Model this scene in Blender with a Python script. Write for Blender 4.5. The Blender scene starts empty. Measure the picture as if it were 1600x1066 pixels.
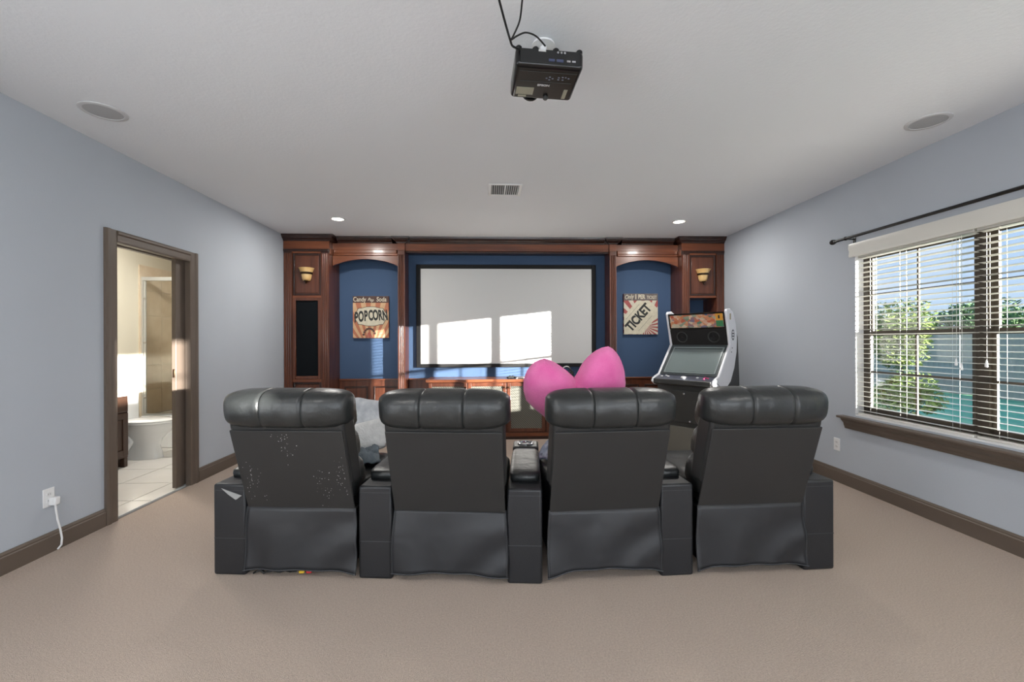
import bpy, bmesh, math, random
import numpy as np
from mathutils import Vector, Matrix
random.seed(7)
PI = math.pi
scene = bpy.context.scene
COL = scene.collection

# ------------------------------------------------------------------ camera
CH = 1.318
F_PX, YAW, PITCH, ROLL = 676.3, .0406, -.0004, -.0035
W_ = Vector((math.sin(YAW)*math.cos(PITCH), math.cos(YAW)*math.cos(PITCH), math.sin(PITCH)))
R0 = Vector((math.cos(YAW), -math.sin(YAW), 0)); U0 = R0.cross(W_)
R_ = R0*math.cos(ROLL) + U0*math.sin(ROLL); U_ = -R0*math.sin(ROLL) + U0*math.cos(ROLL)
cam_d = bpy.data.cameras.new('camera'); cam = bpy.data.objects.new('camera', cam_d); COL.objects.link(cam)
cam_d.sensor_width = 36; cam_d.lens = 36*F_PX/1600; cam_d.clip_start = .02
M = Matrix.Identity(4)
for i in range(3):
    M[i][0], M[i][1], M[i][2] = R_[i], U_[i], -W_[i]
M[2][3] = CH
cam.matrix_world = M
scene.camera = cam
def px(u, v, y):                       # photograph pixel -> point at distance y along the room
    d = R_*((u-800)/F_PX) + U_*((533-v)/F_PX) + W_
    d *= y/d.y
    return Vector((d.x, d.y, d.z+CH))

# ------------------------------------------------------------------ colour management, world, sun, fill lights
vs = scene.view_settings
vs.view_transform = 'Standard'; vs.look = 'None'; vs.gamma = 1; vs.use_curve_mapping = False
vs.exposure = 0.2
def s2l(c):
    return tuple((x/255/12.92 if x/255 <= .04045 else ((x/255+.055)/1.055)**2.4) for x in c)
world = bpy.data.worlds.new('sky'); scene.world = world; world.use_nodes = True
nt = world.node_tree; nt.nodes.clear()
n = nt.nodes.new
out = n('ShaderNodeOutputWorld'); bg = n('ShaderNodeBackground')
tc = n('ShaderNodeTexCoord'); sep = n('ShaderNodeSeparateXYZ'); ramp = n('ShaderNodeValToRGB')
ramp.color_ramp.elements[0].position = 0.0; ramp.color_ramp.elements[0].color = (*s2l((196, 216, 236)), 1)
ramp.color_ramp.elements[1].position = .45; ramp.color_ramp.elements[1].color = (*s2l((98, 158, 226)), 1)
nz = n('ShaderNodeTexNoise'); nz.inputs['Scale'].default_value = 3.2; nz.inputs['Detail'].default_value = 6
mp = n('ShaderNodeMapping'); mp.inputs['Scale'].default_value = (1, 1, 4)
cr = n('ShaderNodeValToRGB'); cr.color_ramp.elements[0].position = .54; cr.color_ramp.elements[1].position = .80
cr.color_ramp.elements[0].color = (0, 0, 0, 1)
mx = n('ShaderNodeMixRGB'); mx.inputs[2].default_value = (*s2l((238, 240, 244)), 1)
L = nt.links.new
L(tc.outputs['Generated'], sep.inputs[0]); L(sep.outputs['Z'], ramp.inputs[0])
L(tc.outputs['Generated'], mp.inputs[0]); L(mp.outputs[0], nz.inputs['Vector']); L(nz.outputs['Fac'], cr.inputs[0])
L(cr.outputs[0], mx.inputs[0]); L(ramp.outputs[0], mx.inputs[1]); L(mx.outputs[0], bg.inputs[0]); L(bg.outputs[0], out.inputs[0])
bg.inputs[1].default_value = 1.05

def light(name, kind, loc, direction, energy, color=(1, 1, 1), **kw):
    ld = bpy.data.lights.new(name, kind); ld.energy = energy; ld.color = color
    for k, v in kw.items(): setattr(ld, k, v)
    o = bpy.data.objects.new(name, ld); COL.objects.link(o); o.location = loc
    o.rotation_euler = Vector(direction).to_track_quat('-Z', 'Y').to_euler()
    return o
light('sun', 'SUN', (9, -6, 4), (-.945, 1, -.108), 36.0, (1, .95, .89), angle=math.radians(.5))
# area fills added behind the camera to brighten the room
light('rear_fill', 'AREA', (.2, -4.12, 1.45), (-.25, 1, .1), 92, (.90, .95, 1), shape='RECTANGLE', size=3.4, size_y=1.7)
light('side_window_fill', 'AREA', (3.22, -2.73, 1.35), (-1, .25, .1), 100, (.90, .95, 1), shape='RECTANGLE', size=.85, size_y=1.3)

# ------------------------------------------------------------------ materials
MATS = {}
def mat(name, rgb, rough=.6, metal=0.0, spec=.5, var=0.0, vscale=8.0, vstretch=(1, 1, 1), bump=0.0, bscale=60.0,
        bdetail=3, rgb2=None, coat=0.0, emit=None, estr=1.0, sheen=0.0, trans=0.0, bdist=.01):
    if name in MATS: return MATS[name]
    m = bpy.data.materials.new(name); m.use_nodes = True; MATS[name] = m
    nt = m.node_tree; b = nt.nodes['Principled BSDF']; lk = nt.links.new
    b.inputs['Base Color'].default_value = (*s2l(rgb), 1)
    b.inputs['Roughness'].default_value = rough; b.inputs['Metallic'].default_value = metal
    b.inputs['Specular IOR Level'].default_value = spec
    b.inputs['Coat Weight'].default_value = coat; b.inputs['Coat Roughness'].default_value = .15
    b.inputs['Sheen Weight'].default_value = sheen
    if trans: b.inputs['Transmission Weight'].default_value = trans
    if emit: b.inputs['Emission Color'].default_value = (*s2l(emit), 1); b.inputs['Emission Strength'].default_value = estr
    t = nt.nodes.new('ShaderNodeTexCoord')
    if var or rgb2:
        mp = nt.nodes.new('ShaderNodeMapping'); mp.inputs['Scale'].default_value = vstretch
        nz = nt.nodes.new('ShaderNodeTexNoise'); nz.inputs['Scale'].default_value = vscale; nz.inputs['Detail'].default_value = 6
        rp = nt.nodes.new('ShaderNodeValToRGB'); rp.color_ramp.elements[0].position = .3; rp.color_ramp.elements[1].position = .7
        c = np.array(s2l(rgb)); c2 = np.array(s2l(rgb2)) if rgb2 else c*(1+var)
        c1 = c if rgb2 else c*(1-var)
        rp.color_ramp.elements[0].color = (*c1, 1); rp.color_ramp.elements[1].color = (*np.minimum(c2, 1), 1)
        lk(t.outputs['Object'], mp.inputs[0]); lk(mp.outputs[0], nz.inputs['Vector']); lk(nz.outputs['Fac'], rp.inputs[0]); lk(rp.outputs[0], b.inputs['Base Color'])
    if bump:
        nb = nt.nodes.new('ShaderNodeTexNoise'); nb.inputs['Scale'].default_value = bscale; nb.inputs['Detail'].default_value = bdetail
        bp = nt.nodes.new('ShaderNodeBump'); bp.inputs['Strength'].default_value = bump; bp.inputs['Distance'].default_value = bdist
        lk(t.outputs['Object'], nb.inputs['Vector']); lk(nb.outputs['Fac'], bp.inputs['Height']); lk(bp.outputs[0], b.inputs['Normal'])
    return m

m_wall = mat('wall_paint', (180, 186, 194), .85, var=.02, vscale=1.5, bump=.12, bscale=90, bdist=.004)
m_ceil = mat('ceiling_paint', (234, 237, 241), .9, bump=.22, bscale=60, bdetail=5, bdist=.006)
m_carpet = mat('carpet', (208, 184, 165), .98, spec=.1, rgb2=(233, 212, 194), vscale=130, bump=1.0, bscale=260, bdetail=4, bdist=.02, sheen=.25)
m_trim = mat('taupe_trim', (98, 86, 76), .45, var=.04, vscale=5)
m_wood = mat('cherry_wood', (74, 38, 24), .34, rgb2=(106, 60, 40), vscale=2.2, vstretch=(9, 9, .7), coat=.25)
m_woodh = mat('cherry_wood_horizontal_lit', (92, 47, 27), .34, rgb2=(132, 75, 45), vscale=2.2, vstretch=(.7, 9, 9), coat=.25)  # brighter, more orange cherry: light falling on the headers is put into the colour
m_wdark = mat('dark_cherry', (36, 18, 13), .36, rgb2=(56, 29, 20), vscale=3, vstretch=(6, 6, .7), coat=.25)
m_blue = mat('blue_wall_paint', (62, 85, 116), .8, bump=.1, bscale=90, bdist=.004)
m_leather = mat('black_leather', (38, 40, 40), .36, spec=.55, var=.12, vscale=5, bump=.35, bscale=11, bdetail=6, bdist=.02)
m_leatherb = mat('black_vinyl_back', (40, 40, 40), .5, spec=.5, var=.05, vscale=3, bump=.14, bscale=160, bdist=.004)
m_skirt = mat('black_vinyl_skirt', (36, 37, 40), .48, spec=.5, bump=.4, bscale=4.5, bdetail=2, bdist=.03)
m_arm = mat('armrest_vinyl', (30, 31, 34), .45, spec=.5, bump=.18, bscale=120, bdist=.004)
m_black = mat('matte_black', (13, 13, 14), .6)
m_blackg = mat('gloss_black', (12, 12, 13), .25)
m_blackcloth = mat('black_grille_cloth', (20, 23, 26), .95, spec=.1, bump=.4, bscale=300, bdist=.003)
m_white = mat('white_plastic', (232, 232, 232), .4)
m_ceram = mat('white_ceramic', (240, 240, 238), .12, coat=.5)
m_blind = mat('white_slat', (222, 220, 212), .3, spec=.7)
m_bronze = mat('bronze_frame', (66, 58, 48), .45)
m_screen = mat('projection_fabric', (206, 206, 204), .9)
m_pink = mat('pink_plush', (222, 98, 160), .95, spec=.1, rgb2=(234, 126, 180), vscale=7, bump=.5, bscale=150, bdist=.012, sheen=.3)
m_chrome = mat('chrome', (200, 200, 204), .18, metal=1)
m_brass = mat('dark_bronze_hardware', (70, 55, 40), .35, metal=.8)
m_amber = mat('amber_glass', (206, 158, 92), .35, rgb2=(228, 196, 140), vscale=9, spec=.5)
m_mesh = mat('grey_door_mesh', (96, 96, 88), .6)
m_arcw = mat('arcade_white_laminate', (232, 233, 238), .35)
m_arcb = mat('arcade_charcoal', (58, 59, 58), .5)
m_arcg = mat('arcade_grey_pedestal', (106, 104, 96), .6)
m_crt = mat('dark_monitor_glass', (112, 124, 124), .14, coat=.6, var=.08, vscale=2)
m_beige = mat('bathroom_paint', (214, 206, 186), .85)
m_tile = mat('tan_shower_tile', (206, 186, 158), .35, rgb2=(220, 204, 180), vscale=5)
m_ftile = mat('pale_floor_tile', (214, 210, 204), .22, var=.04, vscale=4)
m_grout = mat('grey_grout', (168, 162, 152), .9)
m_vanity = mat('espresso_wood', (64, 44, 34), .4, var=.12, vscale=3, vstretch=(7, 7, .7))
m_grass = mat('lawn', (112, 184, 138), .95, rgb2=(150, 206, 150), vscale=2.2)
m_fence = mat('weathered_fence', (178, 170, 154), .9, var=.12, vscale=6)
m_bark = mat('bark', (92, 76, 60), .95, var=.2, vscale=8)
m_leafd = mat('leaf_dark', (84, 112, 70), .8, var=.25, vscale=3)
m_leafl = mat('leaf_light', (104, 122, 58), .8, var=.25, vscale=3)
m_cable = mat('black_cable', (14, 14, 15), .5)
m_ring = mat('ceiling_grille', (176, 177, 179), .7, bump=.5, bscale=500, bdist=.002)
m_grey = mat('grey_paper', (188, 188, 186), .8)
m_pillow = mat('mottled_grey_cloth', (176, 180, 186), .95, rgb2=(216, 218, 220), vscale=14, bump=.5, bscale=40, bdist=.01)
m_pillow2 = mat('white_fleece', (214, 214, 212), .98, rgb2=(232, 232, 230), vscale=20, bump=.6, bscale=80, bdist=.012)
m_blanket = mat('slate_blanket', (92, 102, 110), .95, rgb2=(134, 144, 150), vscale=10, bump=.6, bscale=45, bdist=.02)

def glass_mat(name, tint, refl):
    m = bpy.data.materials.new(name); m.use_nodes = True; nt = m.node_tree; nt.nodes.clear()
    o = nt.nodes.new('ShaderNodeOutputMaterial'); mix = nt.nodes.new('ShaderNodeMixShader')
    tr = nt.nodes.new('ShaderNodeBsdfTransparent'); gl = nt.nodes.new('ShaderNodeBsdfGlossy'); fr = nt.nodes.new('ShaderNodeFresnel')
    tr.inputs[0].default_value = (*tint, 1); gl.inputs['Roughness'].default_value = .02; fr.inputs[0].default_value = refl
    nt.links.new(fr.outputs[0], mix.inputs[0]); nt.links.new(tr.outputs[0], mix.inputs[1]); nt.links.new(gl.outputs[0], mix.inputs[2]); nt.links.new(mix.outputs[0], o.inputs[0])
    return m
m_glass = glass_mat('window_glass', (.95, .97, .97), 1.25)
m_sglass = glass_mat('shower_glass', (.97, .98, .975), 1.3)

# ------------------------------------------------------------------ mesh helpers
class MB:
    def __init__(s): s.v = []; s.f = []
    def add(s, vs, fs):
        b = len(s.v); s.v += [tuple(p) for p in vs]; s.f += [tuple(i+b for i in f) for f in fs]; return s
    def box(s, x0, x1, y0, y1, z0, z1):
        if x0 > x1: x0, x1 = x1, x0
        if y0 > y1: y0, y1 = y1, y0
        if z0 > z1: z0, z1 = z1, z0
        v = [(x0,y0,z0),(x1,y0,z0),(x1,y1,z0),(x0,y1,z0),(x0,y0,z1),(x1,y0,z1),(x1,y1,z1),(x0,y1,z1)]
        return s.add(v, [(0,3,2,1),(4,5,6,7),(0,1,5,4),(1,2,6,5),(2,3,7,6),(3,0,4,7)])
    def prism(s, poly, axis, a, b):
        """poly 2D; axis 'x': (y,z) extruded in x; 'y': (x,z) in y; 'z': (x,y) in z"""
        area = sum(poly[i][0]*poly[(i+1) % len(poly)][1]-poly[(i+1) % len(poly)][0]*poly[i][1] for i in range(len(poly)))
        if area < 0: poly = poly[::-1]
        if a > b: a, b = b, a
        P = {'x': lambda p, t: (t, p[0], p[1]), 'y': lambda p, t: (p[0], t, p[1]), 'z': lambda p, t: (p[0], p[1], t)}[axis]
        n = len(poly); v = [P(p, a) for p in poly]+[P(p, b) for p in poly]
        fs = [tuple(range(n-1, -1, -1)), tuple(range(n, 2*n))]+[(i, (i+1) % n, n+(i+1) % n, n+i) for i in range(n)]
        if axis == 'y': fs = [f[::-1] for f in fs]
        return s.add(v, fs)
    def rings(s, rings, cap0=True, cap1=True, closed=True):
        n = len(rings[0]); v = [p for r in rings for p in r]; fs = []
        for i in range(len(rings)-1):
            for j in range(n if closed else n-1):
                k = (j+1) % n; fs.append((i*n+j, i*n+k, (i+1)*n+k, (i+1)*n+j))
        if cap0: fs.append(tuple(range(n-1, -1, -1)))
        if cap1: fs.append(tuple(range((len(rings)-1)*n, len(rings)*n)))
        return s.add(v, fs)
    def tube(s, pts, r, seg=8, caps=True):
        pts = [Vector(p) for p in pts]; rs = r if isinstance(r, (list, tuple)) else [r]*len(pts); rr = []
        t0 = (pts[1]-pts[0]).normalized(); a = t0.orthogonal().normalized()
        for i, p in enumerate(pts):
            t = (pts[min(i+1, len(pts)-1)]-pts[max(i-1, 0)]).normalized()
            a = (a-t*a.dot(t)).normalized(); b = t.cross(a)
            rr.append([p+(a*math.cos(2*PI*k/seg)+b*math.sin(2*PI*k/seg))*rs[i] for k in range(seg)])
        return s.rings(rr, caps, caps)
    def lathe(s, prof, c=(0, 0, 0), axis='z', seg=24, a0=0, a1=2*PI, caps=True):
        full = abs(a1-a0-2*PI) < 1e-6; n = seg if full else seg+1; rr = []
        for r, h in prof:
            ring = []
            for k in range(n):
                a = a0+(a1-a0)*k/seg; x, y = r*math.cos(a), r*math.sin(a)
                p = {'z': (x, y, h), 'y': (x, h, -y) , 'x': (h, x, y)}[axis]
                ring.append((p[0]+c[0], p[1]+c[1], p[2]+c[2]))
            rr.append(ring)
        return s.rings(rr, caps, caps, full)
    def sell(s, c, r, e1=.5, e2=.5, nu=24, nv=14, rot=None, fn=None):
        """superellipsoid"""
        sg = lambda x, e: math.copysign(abs(x)**e, x); rr = []
        for i in range(1, nv):
            th = -PI/2+PI*i/nv; ring = []
            for j in range(nu):
                ph = 2*PI*j/nu
                p = Vector((r[0]*sg(math.cos(th), e1)*sg(math.cos(ph), e2), r[1]*sg(math.cos(th), e1)*sg(math.sin(ph), e2), r[2]*sg(math.sin(th), e1)))
                if fn: p = fn(p)
                if rot: p = rot @ p
                ring.append(p+Vector(c))
            rr.append(ring)
        return s.rings(rr)
    def grid(s, fn, nu, nv):
        v = [fn(i/nu, j/nv) for j in range(nv+1) for i in range(nu+1)]
        return s.add(v, [(j*(nu+1)+i, j*(nu+1)+i+1, (j+1)*(nu+1)+i+1, (j+1)*(nu+1)+i) for j in range(nv) for i in range(nu)])
    def build(s, name, m, parent=None, bevel=0, seg=2, smooth=None, solid=0, subsurf=0, loc=None):
        me = bpy.data.meshes.new(name); me.from_pydata(s.v, [], s.f); me.materials.append(m)
        bm = bmesh.new(); bm.from_mesh(me); bmesh.ops.recalc_face_normals(bm, faces=bm.faces); bm.to_mesh(me); bm.free()
        if smooth is None and bevel: smooth = 40
        if smooth: me.shade_smooth(); me.set_sharp_from_angle(angle=math.radians(smooth))
        o = bpy.data.objects.new(name, me); COL.objects.link(o)
        if solid: md = o.modifiers.new('solid', 'SOLIDIFY'); md.thickness = solid; md.offset = 0
        if bevel:
            md = o.modifiers.new('bevel', 'BEVEL'); md.width = bevel; md.segments = seg; md.limit_method = 'ANGLE'; md.angle_limit = math.radians(35)
        if subsurf: md = o.modifiers.new('sub', 'SUBSURF'); md.levels = md.render_levels = subsurf
        if parent: o.parent = parent
        if loc: o.location = loc
        return o
def tag(o, label=None, cat=None, group=None, kind=None):
    if label: o['label'] = label
    if cat: o['category'] = cat
    if group: o['group'] = group
    if kind: o['kind'] = kind
    return o
def thing(name, label, cat, loc=(0, 0, 0), rz=0, group=None, kind=None):
    o = bpy.data.objects.new(name, None); COL.objects.link(o); o.location = loc; o.rotation_euler = (0, 0, rz)
    o.empty_display_size = .1
    return tag(o, label, cat, group, kind)
def boxo(name, m, parent, *b, **kw): return MB().box(*b).build(name, m, parent, **kw)
def share(o, name, parent, loc=(0, 0, 0), rot=None):
    c = o.copy(); c.name = name; COL.objects.link(c); c.parent = parent; c.location = loc
    if rot: c.rotation_euler = rot
    return c
def text(name, body, m, parent, size, loc, rot=(PI/2, 0, 0), depth=.0006, align='CENTER', shear=0, sx=1.0, sz=1.0, bold=0):
    cu = bpy.data.curves.new(name, 'FONT'); cu.body = body; cu.size = size; cu.align_x = align; cu.align_y = 'CENTER'; cu.extrude = depth; cu.shear = shear; cu.offset = bold
    t = bpy.data.objects.new(name+'_tmp', cu); COL.objects.link(t)
    dg = bpy.context.evaluated_depsgraph_get(); dg.update()
    me = bpy.data.meshes.new_from_object(t.evaluated_get(dg)); bpy.data.objects.remove(t)
    me.materials.clear(); me.materials.append(m)
    o = bpy.data.objects.new(name, me); COL.objects.link(o); o.parent = parent; o.location = loc; o.rotation_euler = rot; o.scale = (sx, sz, 1)
    return o
def struct(o, label=None, cat=None): return tag(o, label, cat, kind='structure')

# ------------------------------------------------------------------ room shell
XL, XR, YB, YF, ZC = -2.80, 3.187, 6.265, -4.2, 2.74
WT = .12
struct(boxo('floor', m_carpet, None, XL, XR, YF, YB, -.1, 0), 'beige cut pile carpet covering the theatre room', 'floor')
struct(boxo('ceiling', m_ceil, None, XL-WT-1.8, XR+WT, YF-WT, YB+WT, ZC, ZC+.15), 'pale knockdown textured ceiling of the theatre room', 'ceiling')
# left wall with the bathroom doorway
DY0, DY1, DZ = 3.32, 4.09, 2.055
b = MB().box(XL-WT, XL, YF, DY0-.015, 0, ZC).box(XL-WT, XL, DY1+.015, YB, 0, ZC).box(XL-WT, XL, DY0-.015, DY1+.015, DZ+.015, ZC)
struct(b.build('wall_left', m_wall), 'grey-blue painted wall with the bathroom doorway', 'wall')
# right wall with window openings
WY = (.86, 3.70); WZ = (.645, 2.10); W2 = (-3.17, -2.3)
b = MB()
for y0, y1, z0, z1 in ((YF, W2[0], 0, ZC), (W2[0], W2[1], 0, WZ[0]), (W2[0], W2[1], WZ[1], ZC), (W2[1], WY[0], 0, ZC), (WY[0], WY[1], 0, WZ[0]), (WY[0], WY[1], WZ[1], ZC), (WY[1], YB, 0, ZC)):
    b.box(XR, XR+WT, y0, y1, z0, z1)
struct(b.build('wall_right', m_wall), 'grey-blue painted wall around the wide blind-covered window', 'wall')
struct(boxo('wall_back', m_blue, None, XL-WT, XR+WT, YB, YB+WT, 0, ZC), 'blue painted wall behind the projection screen', 'wall')
# front wall (behind the camera) with a wide opening added for the rear fill
b = MB()
RX = (-1.5, 1.9); RZ = (.6, 2.3)
b.box(XL-WT, RX[0], YF-WT, YF, 0, ZC).box(RX[1], XR+WT, YF-WT, YF, 0, ZC).box(RX[0], RX[1], YF-WT, YF, 0, RZ[0]).box(RX[0], RX[1], YF-WT, YF, RZ[1], ZC)
struct(b.build('wall_front', m_wall), 'grey-blue wall at the end of the room opposite the screen', 'wall')
# baseboards
def baseboard(name, x, s, y0, y1, label):
    prof = [(x, 0), (x+s*.018, 0), (x+s*.018, .098), (x+s*.013, .104), (x+s*.013, .112), (x+s*.007, .125), (x, .125)]
    struct(MB().prism(prof, 'y', y0, y1).build(name, m_trim), label, 'baseboard')
baseboard('baseboard_left', XL, 1, YF, 3.215, 'taupe baseboard running from the wall outlet up to the door casing')
baseboard('baseboard_left', XL, 1, 4.195, 5.86, 'taupe baseboard between the door casing and the wooden tower')
baseboard('baseboard_right', XR, -1, YF, 5.86, 'taupe baseboard below the wide window')
# carpet seam piece of the left baseboard (scarf joint cap)
# ---- door casing and jambs
t = thing('door_1', 'taupe cased doorway with pocket door half slid into the wall', 'door', kind='structure')
def casing(name, y0, y1, z0, z1, horizontal=False):
    mb = MB()
    if not horizontal:
        inner, outer = (y1, y0) if y1 <= DY0+.02 else (y0, y1)
        d = 1 if outer > inner else -1
        prof = [(XL, inner), (XL+.012, inner), (XL+.016, inner+d*.012), (XL+.016, inner+d*.055), (XL+.024, inner+d*.065), (XL+.024, outer-d*.012), (XL+.018, outer), (XL, outer)]
        mb.prism(prof, 'z', z0, z1)
    else:
        prof = [(XL, z0), (XL+.012, z0), (XL+.016, z0+.012), (XL+.016, z0+.055), (XL+.024, z0+.065), (XL+.024, z1-.012), (XL+.018, z1), (XL, z1)]
        mb.prism(prof, 'y', y0, y1)
    return mb.build(name, m_trim, t)
casing('casing', DY0-.1, DY0, 0, DZ+.09); casing('casing', DY1, DY1+.1, 0, DZ+.09); casing('casing', DY0, DY1, DZ, DZ+.09, True)
boxo('jamb', m_trim, t, XL-WT-.01, XL, DY0-.015, DY0, 0, DZ)
MB().box(XL-.035, XL, DY1, DY1+.015, 0, DZ).box(XL-WT-.01, XL-.085, DY1, DY1+.015, 0, DZ).build('jamb', m_trim, t)
MB().box(XL-.035, XL, DY0, DY1, DZ, DZ+.015).box(XL-WT-.01, XL-.085, DY0, DY1, DZ, DZ+.015).build('head_jamb', m_trim, t)
pd = boxo('pocket_door', m_trim, t, XL-.08, XL-.042, 3.985, 4.105, .012, DZ+.012, bevel=.003)
lp = boxo('edge_pull', m_brass, pd, XL-.071, XL-.051, 3.981, 3.987, 1.0, 1.075, bevel=.003)

# ------------------------------------------------------------------ windows
def make_window(name, label, y_edges, z0, z1, xin, kind_panes=True):
    """y_edges: list of (y0,y1) for each sash bay; frame face at x = xin"""
    w = thing(name, label, 'window', kind='structure')
    ya, yb = y_edges[0][0], y_edges[-1][1]
    fx0, fx1 = xin, xin+.045
    fr = MB().box(fx0, fx1, ya-.05, ya, z0, z1).box(fx0, fx1, yb, yb+.05, z0, z1).box(fx0, fx1, ya, yb, z0, z0+.04).box(fx0, fx1, ya, yb, z1-.04, z1)
    for (a, b_), (c, d) in zip(y_edges, y_edges[1:]): fr.box(fx0-.012, fx1, b_, c, z0+.04, z1-.04)
    fr.build('window_frame', m_bronze, w, bevel=.003)
    zm = (z0+z1)/2+.0
    for (a, b_) in y_edges:
        for lo, hi, dx in ((z0+.04, zm+.02, .0), (zm-.02, z1-.04, .016)):
            f = .028; x0, x1 = fx0+.004+dx, fx0+.02+dx
            s = MB().box(x0, x1, a, a+f, lo, hi).box(x0, x1, b_-f, b_, lo, hi).box(x0, x1, a+f, b_-f, lo, lo+.04).box(x0, x1, a+f, b_-f, hi-.04, hi)
            so = s.build('sash', m_bronze, w)
            ym, zmm = (a+b_)/2, (lo+hi)/2
            MB().box(x0+.003, x1-.003, ym-.008, ym+.008, lo+.04, hi-.04).box(x0+.003, x1-.003, a+f, ym-.008, zmm-.008, zmm+.008).box(x0+.003, x1-.003, ym+.008, b_-f, zmm-.008, zmm+.008).build('muntin', m_bronze, so)
            for (p, q) in ((a+f, ym-.008), (ym+.008, b_-f)):
                for (r, s_) in ((lo+.04, zmm-.008), (zmm+.008, hi-.04)):
                    xm = (x0+x1)/2
                    MB().add([(xm, p, r), (xm, q, r), (xm, q, s_), (xm, p, s_)], [(0, 1, 2, 3)]).build('pane', m_glass, so)
    return w
bays = [(.91, 1.77), (1.86, 2.71), (2.80, 3.65)]
w1 = make_window('window_1', 'wide three-bay bronze window with divided panes behind white blinds', bays, WZ[0], WZ[1], XR+.072)
# white reveal lining and inner sill slab
MB().box(XR, XR+.072, WY[1]-.006, WY[1], WZ[0]+.02, WZ[1]).box(XR, XR+.072, WY[0], WY[0]+.006, WZ[0]+.02, WZ[1]).box(XR, XR+.072, WY[0], WY[1], WZ[1]-.006, WZ[1]).build('reveal', m_white, w1)
MB().box(XR+.001, XR+.072, WY[0], WY[1], WZ[0], WZ[0]+.014).build('sill_slab', m_white, w1)
st = MB().box(XR-.075, XR, WY[0]-.13, WY[1]+.13, .612, .632).build('window_stool', m_trim, w1, bevel=.005)
prof = [(XR, .518), (XR-.016, .518), (XR-.018, .535), (XR-.024, .545), (XR-.03, .57), (XR-.05, .592), (XR-.058, .612), (XR, .612)]
MB().prism(prof, 'y', WY[0]-.10, WY[1]+.10).build('apron', m_trim, w1)
make_window('window_2', 'narrow bronze window in the wall behind the seating', [(W2[0]+.05, W2[1]-.05)], WZ[0], WZ[1], XR+.072)
# unseen window added in the front wall to go with the rear fill
w3 = thing('added_window_3', 'wide white framed window added for the fill light in the wall opposite the screen', 'window', kind='structure')
fr = MB()
for x in (RX[0], -.4, .75, RX[1]-.05): fr.box(x, x+.05, YF-.09, YF-.05, RZ[0], RZ[1])
fr.box(RX[0], RX[1], YF-.09, YF-.05, RZ[0], RZ[0]+.05).box(RX[0], RX[1], YF-.09, YF-.05, RZ[1]-.05, RZ[1]).build('window_frame', m_white, w3)
for a, b_ in ((RX[0]+.05, -.4), (-.35, .75), (.8, RX[1]-.05)):
    MB().add([(a, YF-.07, RZ[0]+.05), (b_, YF-.07, RZ[0]+.05), (b_, YF-.07, RZ[1]-.05), (a, YF-.07, RZ[1]-.05)], [(0, 1, 2, 3)]).build('pane', m_glass, w3)

# ---- blinds: one per bay
def make_blind(label, y0, y1, wand, tilt=5):
    bl = thing('window_blind', label, 'blind', (XR+.036, (y0+y1)/2, WZ[0]+.014))
    hw = (y1-y0)/2; H = 2.065-(WZ[0]+.014)
    boxo('headrail', m_blind, bl, -.024, .024, -hw, hw, H-.03, H+.012, bevel=.003)
    boxo('bottom_rail', m_blind, bl, -.027, .027, -hw, hw, .0, .018, bevel=.004)
    # slat with a shallow crown
    prof = [(-.025, -.0012), (-.012, .0012), (0, .002), (.012, .0012), (.025, -.0012), (.025, -.0032), (.012, -.0008), (0, 0), (-.012, -.0008), (-.025, -.0032)]
    first = None; nsl = 33; pitch = (H-.03-.045)/(nsl-1)
    for i in range(nsl):
        z = .04+pitch*i
        if first is None:
            first = MB().prism(prof, 'y', -hw+.004, hw-.004).build('slat', m_blind, bl, smooth=30); first.location = (0, 0, z); first.rotation_euler = (0, math.radians(tilt), 0)
        else: share(first, 'slat', bl, (0, 0, z), (0, math.radians(tilt), 0))
    for y in (-hw+.13, 0.06, hw-.13):
        MB().box(-.027, -.0262, y-.0007, y+.0007, .01, H-.02).box(.0262, .027, y-.0007, y+.0007, .01, H-.02).build('ladder_cord', m_blind, bl)
    for k, y in enumerate(wand):
        yy = y-(y0+y1)/2
        zb = .52-.03*k
        MB().tube([(-.031, yy, H-.03), (-.031, yy, zb)], .0012, 5).build('pull_cord', m_blind, bl)
        MB().lathe([(.002, .045), (.005, .035), (.009, .008), (.009, 0), (.004, -.004)], (-.034, yy, zb-.04), seg=10).build('cord_tassel', m_white, bl, smooth=40)
    return bl
make_blind('white slatted blind on the window bay closest to the arcade machine', bays[2][0]-.035, bays[2][1]+.035, (2.865, 2.83))
make_blind('white slatted blind on the middle window bay', bays[1][0]-.04, bays[1][1]+.035, (2.68,))
make_blind('white slatted blind on the window bay farthest from the screen', bays[0][0]-.035, bays[0][1]+.04, (1.0,), 26)
va = MB().prism([(XR-.002, 2.05), (XR-.03, 2.048), (XR-.034, 2.06), (XR-.03, 2.1), (XR-.038, 2.125), (XR-.034, 2.165), (XR-.002, 2.165)], 'y', WY[0]-.03, WY[1]+.03).build('blind_valance', m_blind, None, smooth=25)
tag(va, 'white moulded valance across the top of the blinds', 'valance')
# ---- curtain rod
cr_ = thing('curtain_rod', 'thin black curtain rod with ball finial above the window', 'curtain rod', (XR-.085, 3.82, 2.21))
MB().tube([(0, .0, 0), (0, -3.06, 0)], .0125, 12).build('rod', m_blackg, cr_, smooth=40)
MB().sell((0, .025, 0), (.024, .028, .024), 1, 1, 16, 10).build('finial', m_blackg, cr_, smooth=60)
MB().lathe([(.012, 0), (.018, .004), (.018, .01), (.012, .014)], (0, -.005, 0), 'y', 14).build('collar', m_blackg, cr_, smooth=40)
for y in (-.12, -1.5, -2.9):
    MB().tube([(.085, y, -.005), (.01, y, -.005)], .006, 8).tube([(0, y-.006, -.0), (0, y+.006, 0)], .017, 12).box(.079, .085, y-.012, y+.012, -.035, .03).build('bracket', m_blackg, cr_)

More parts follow.
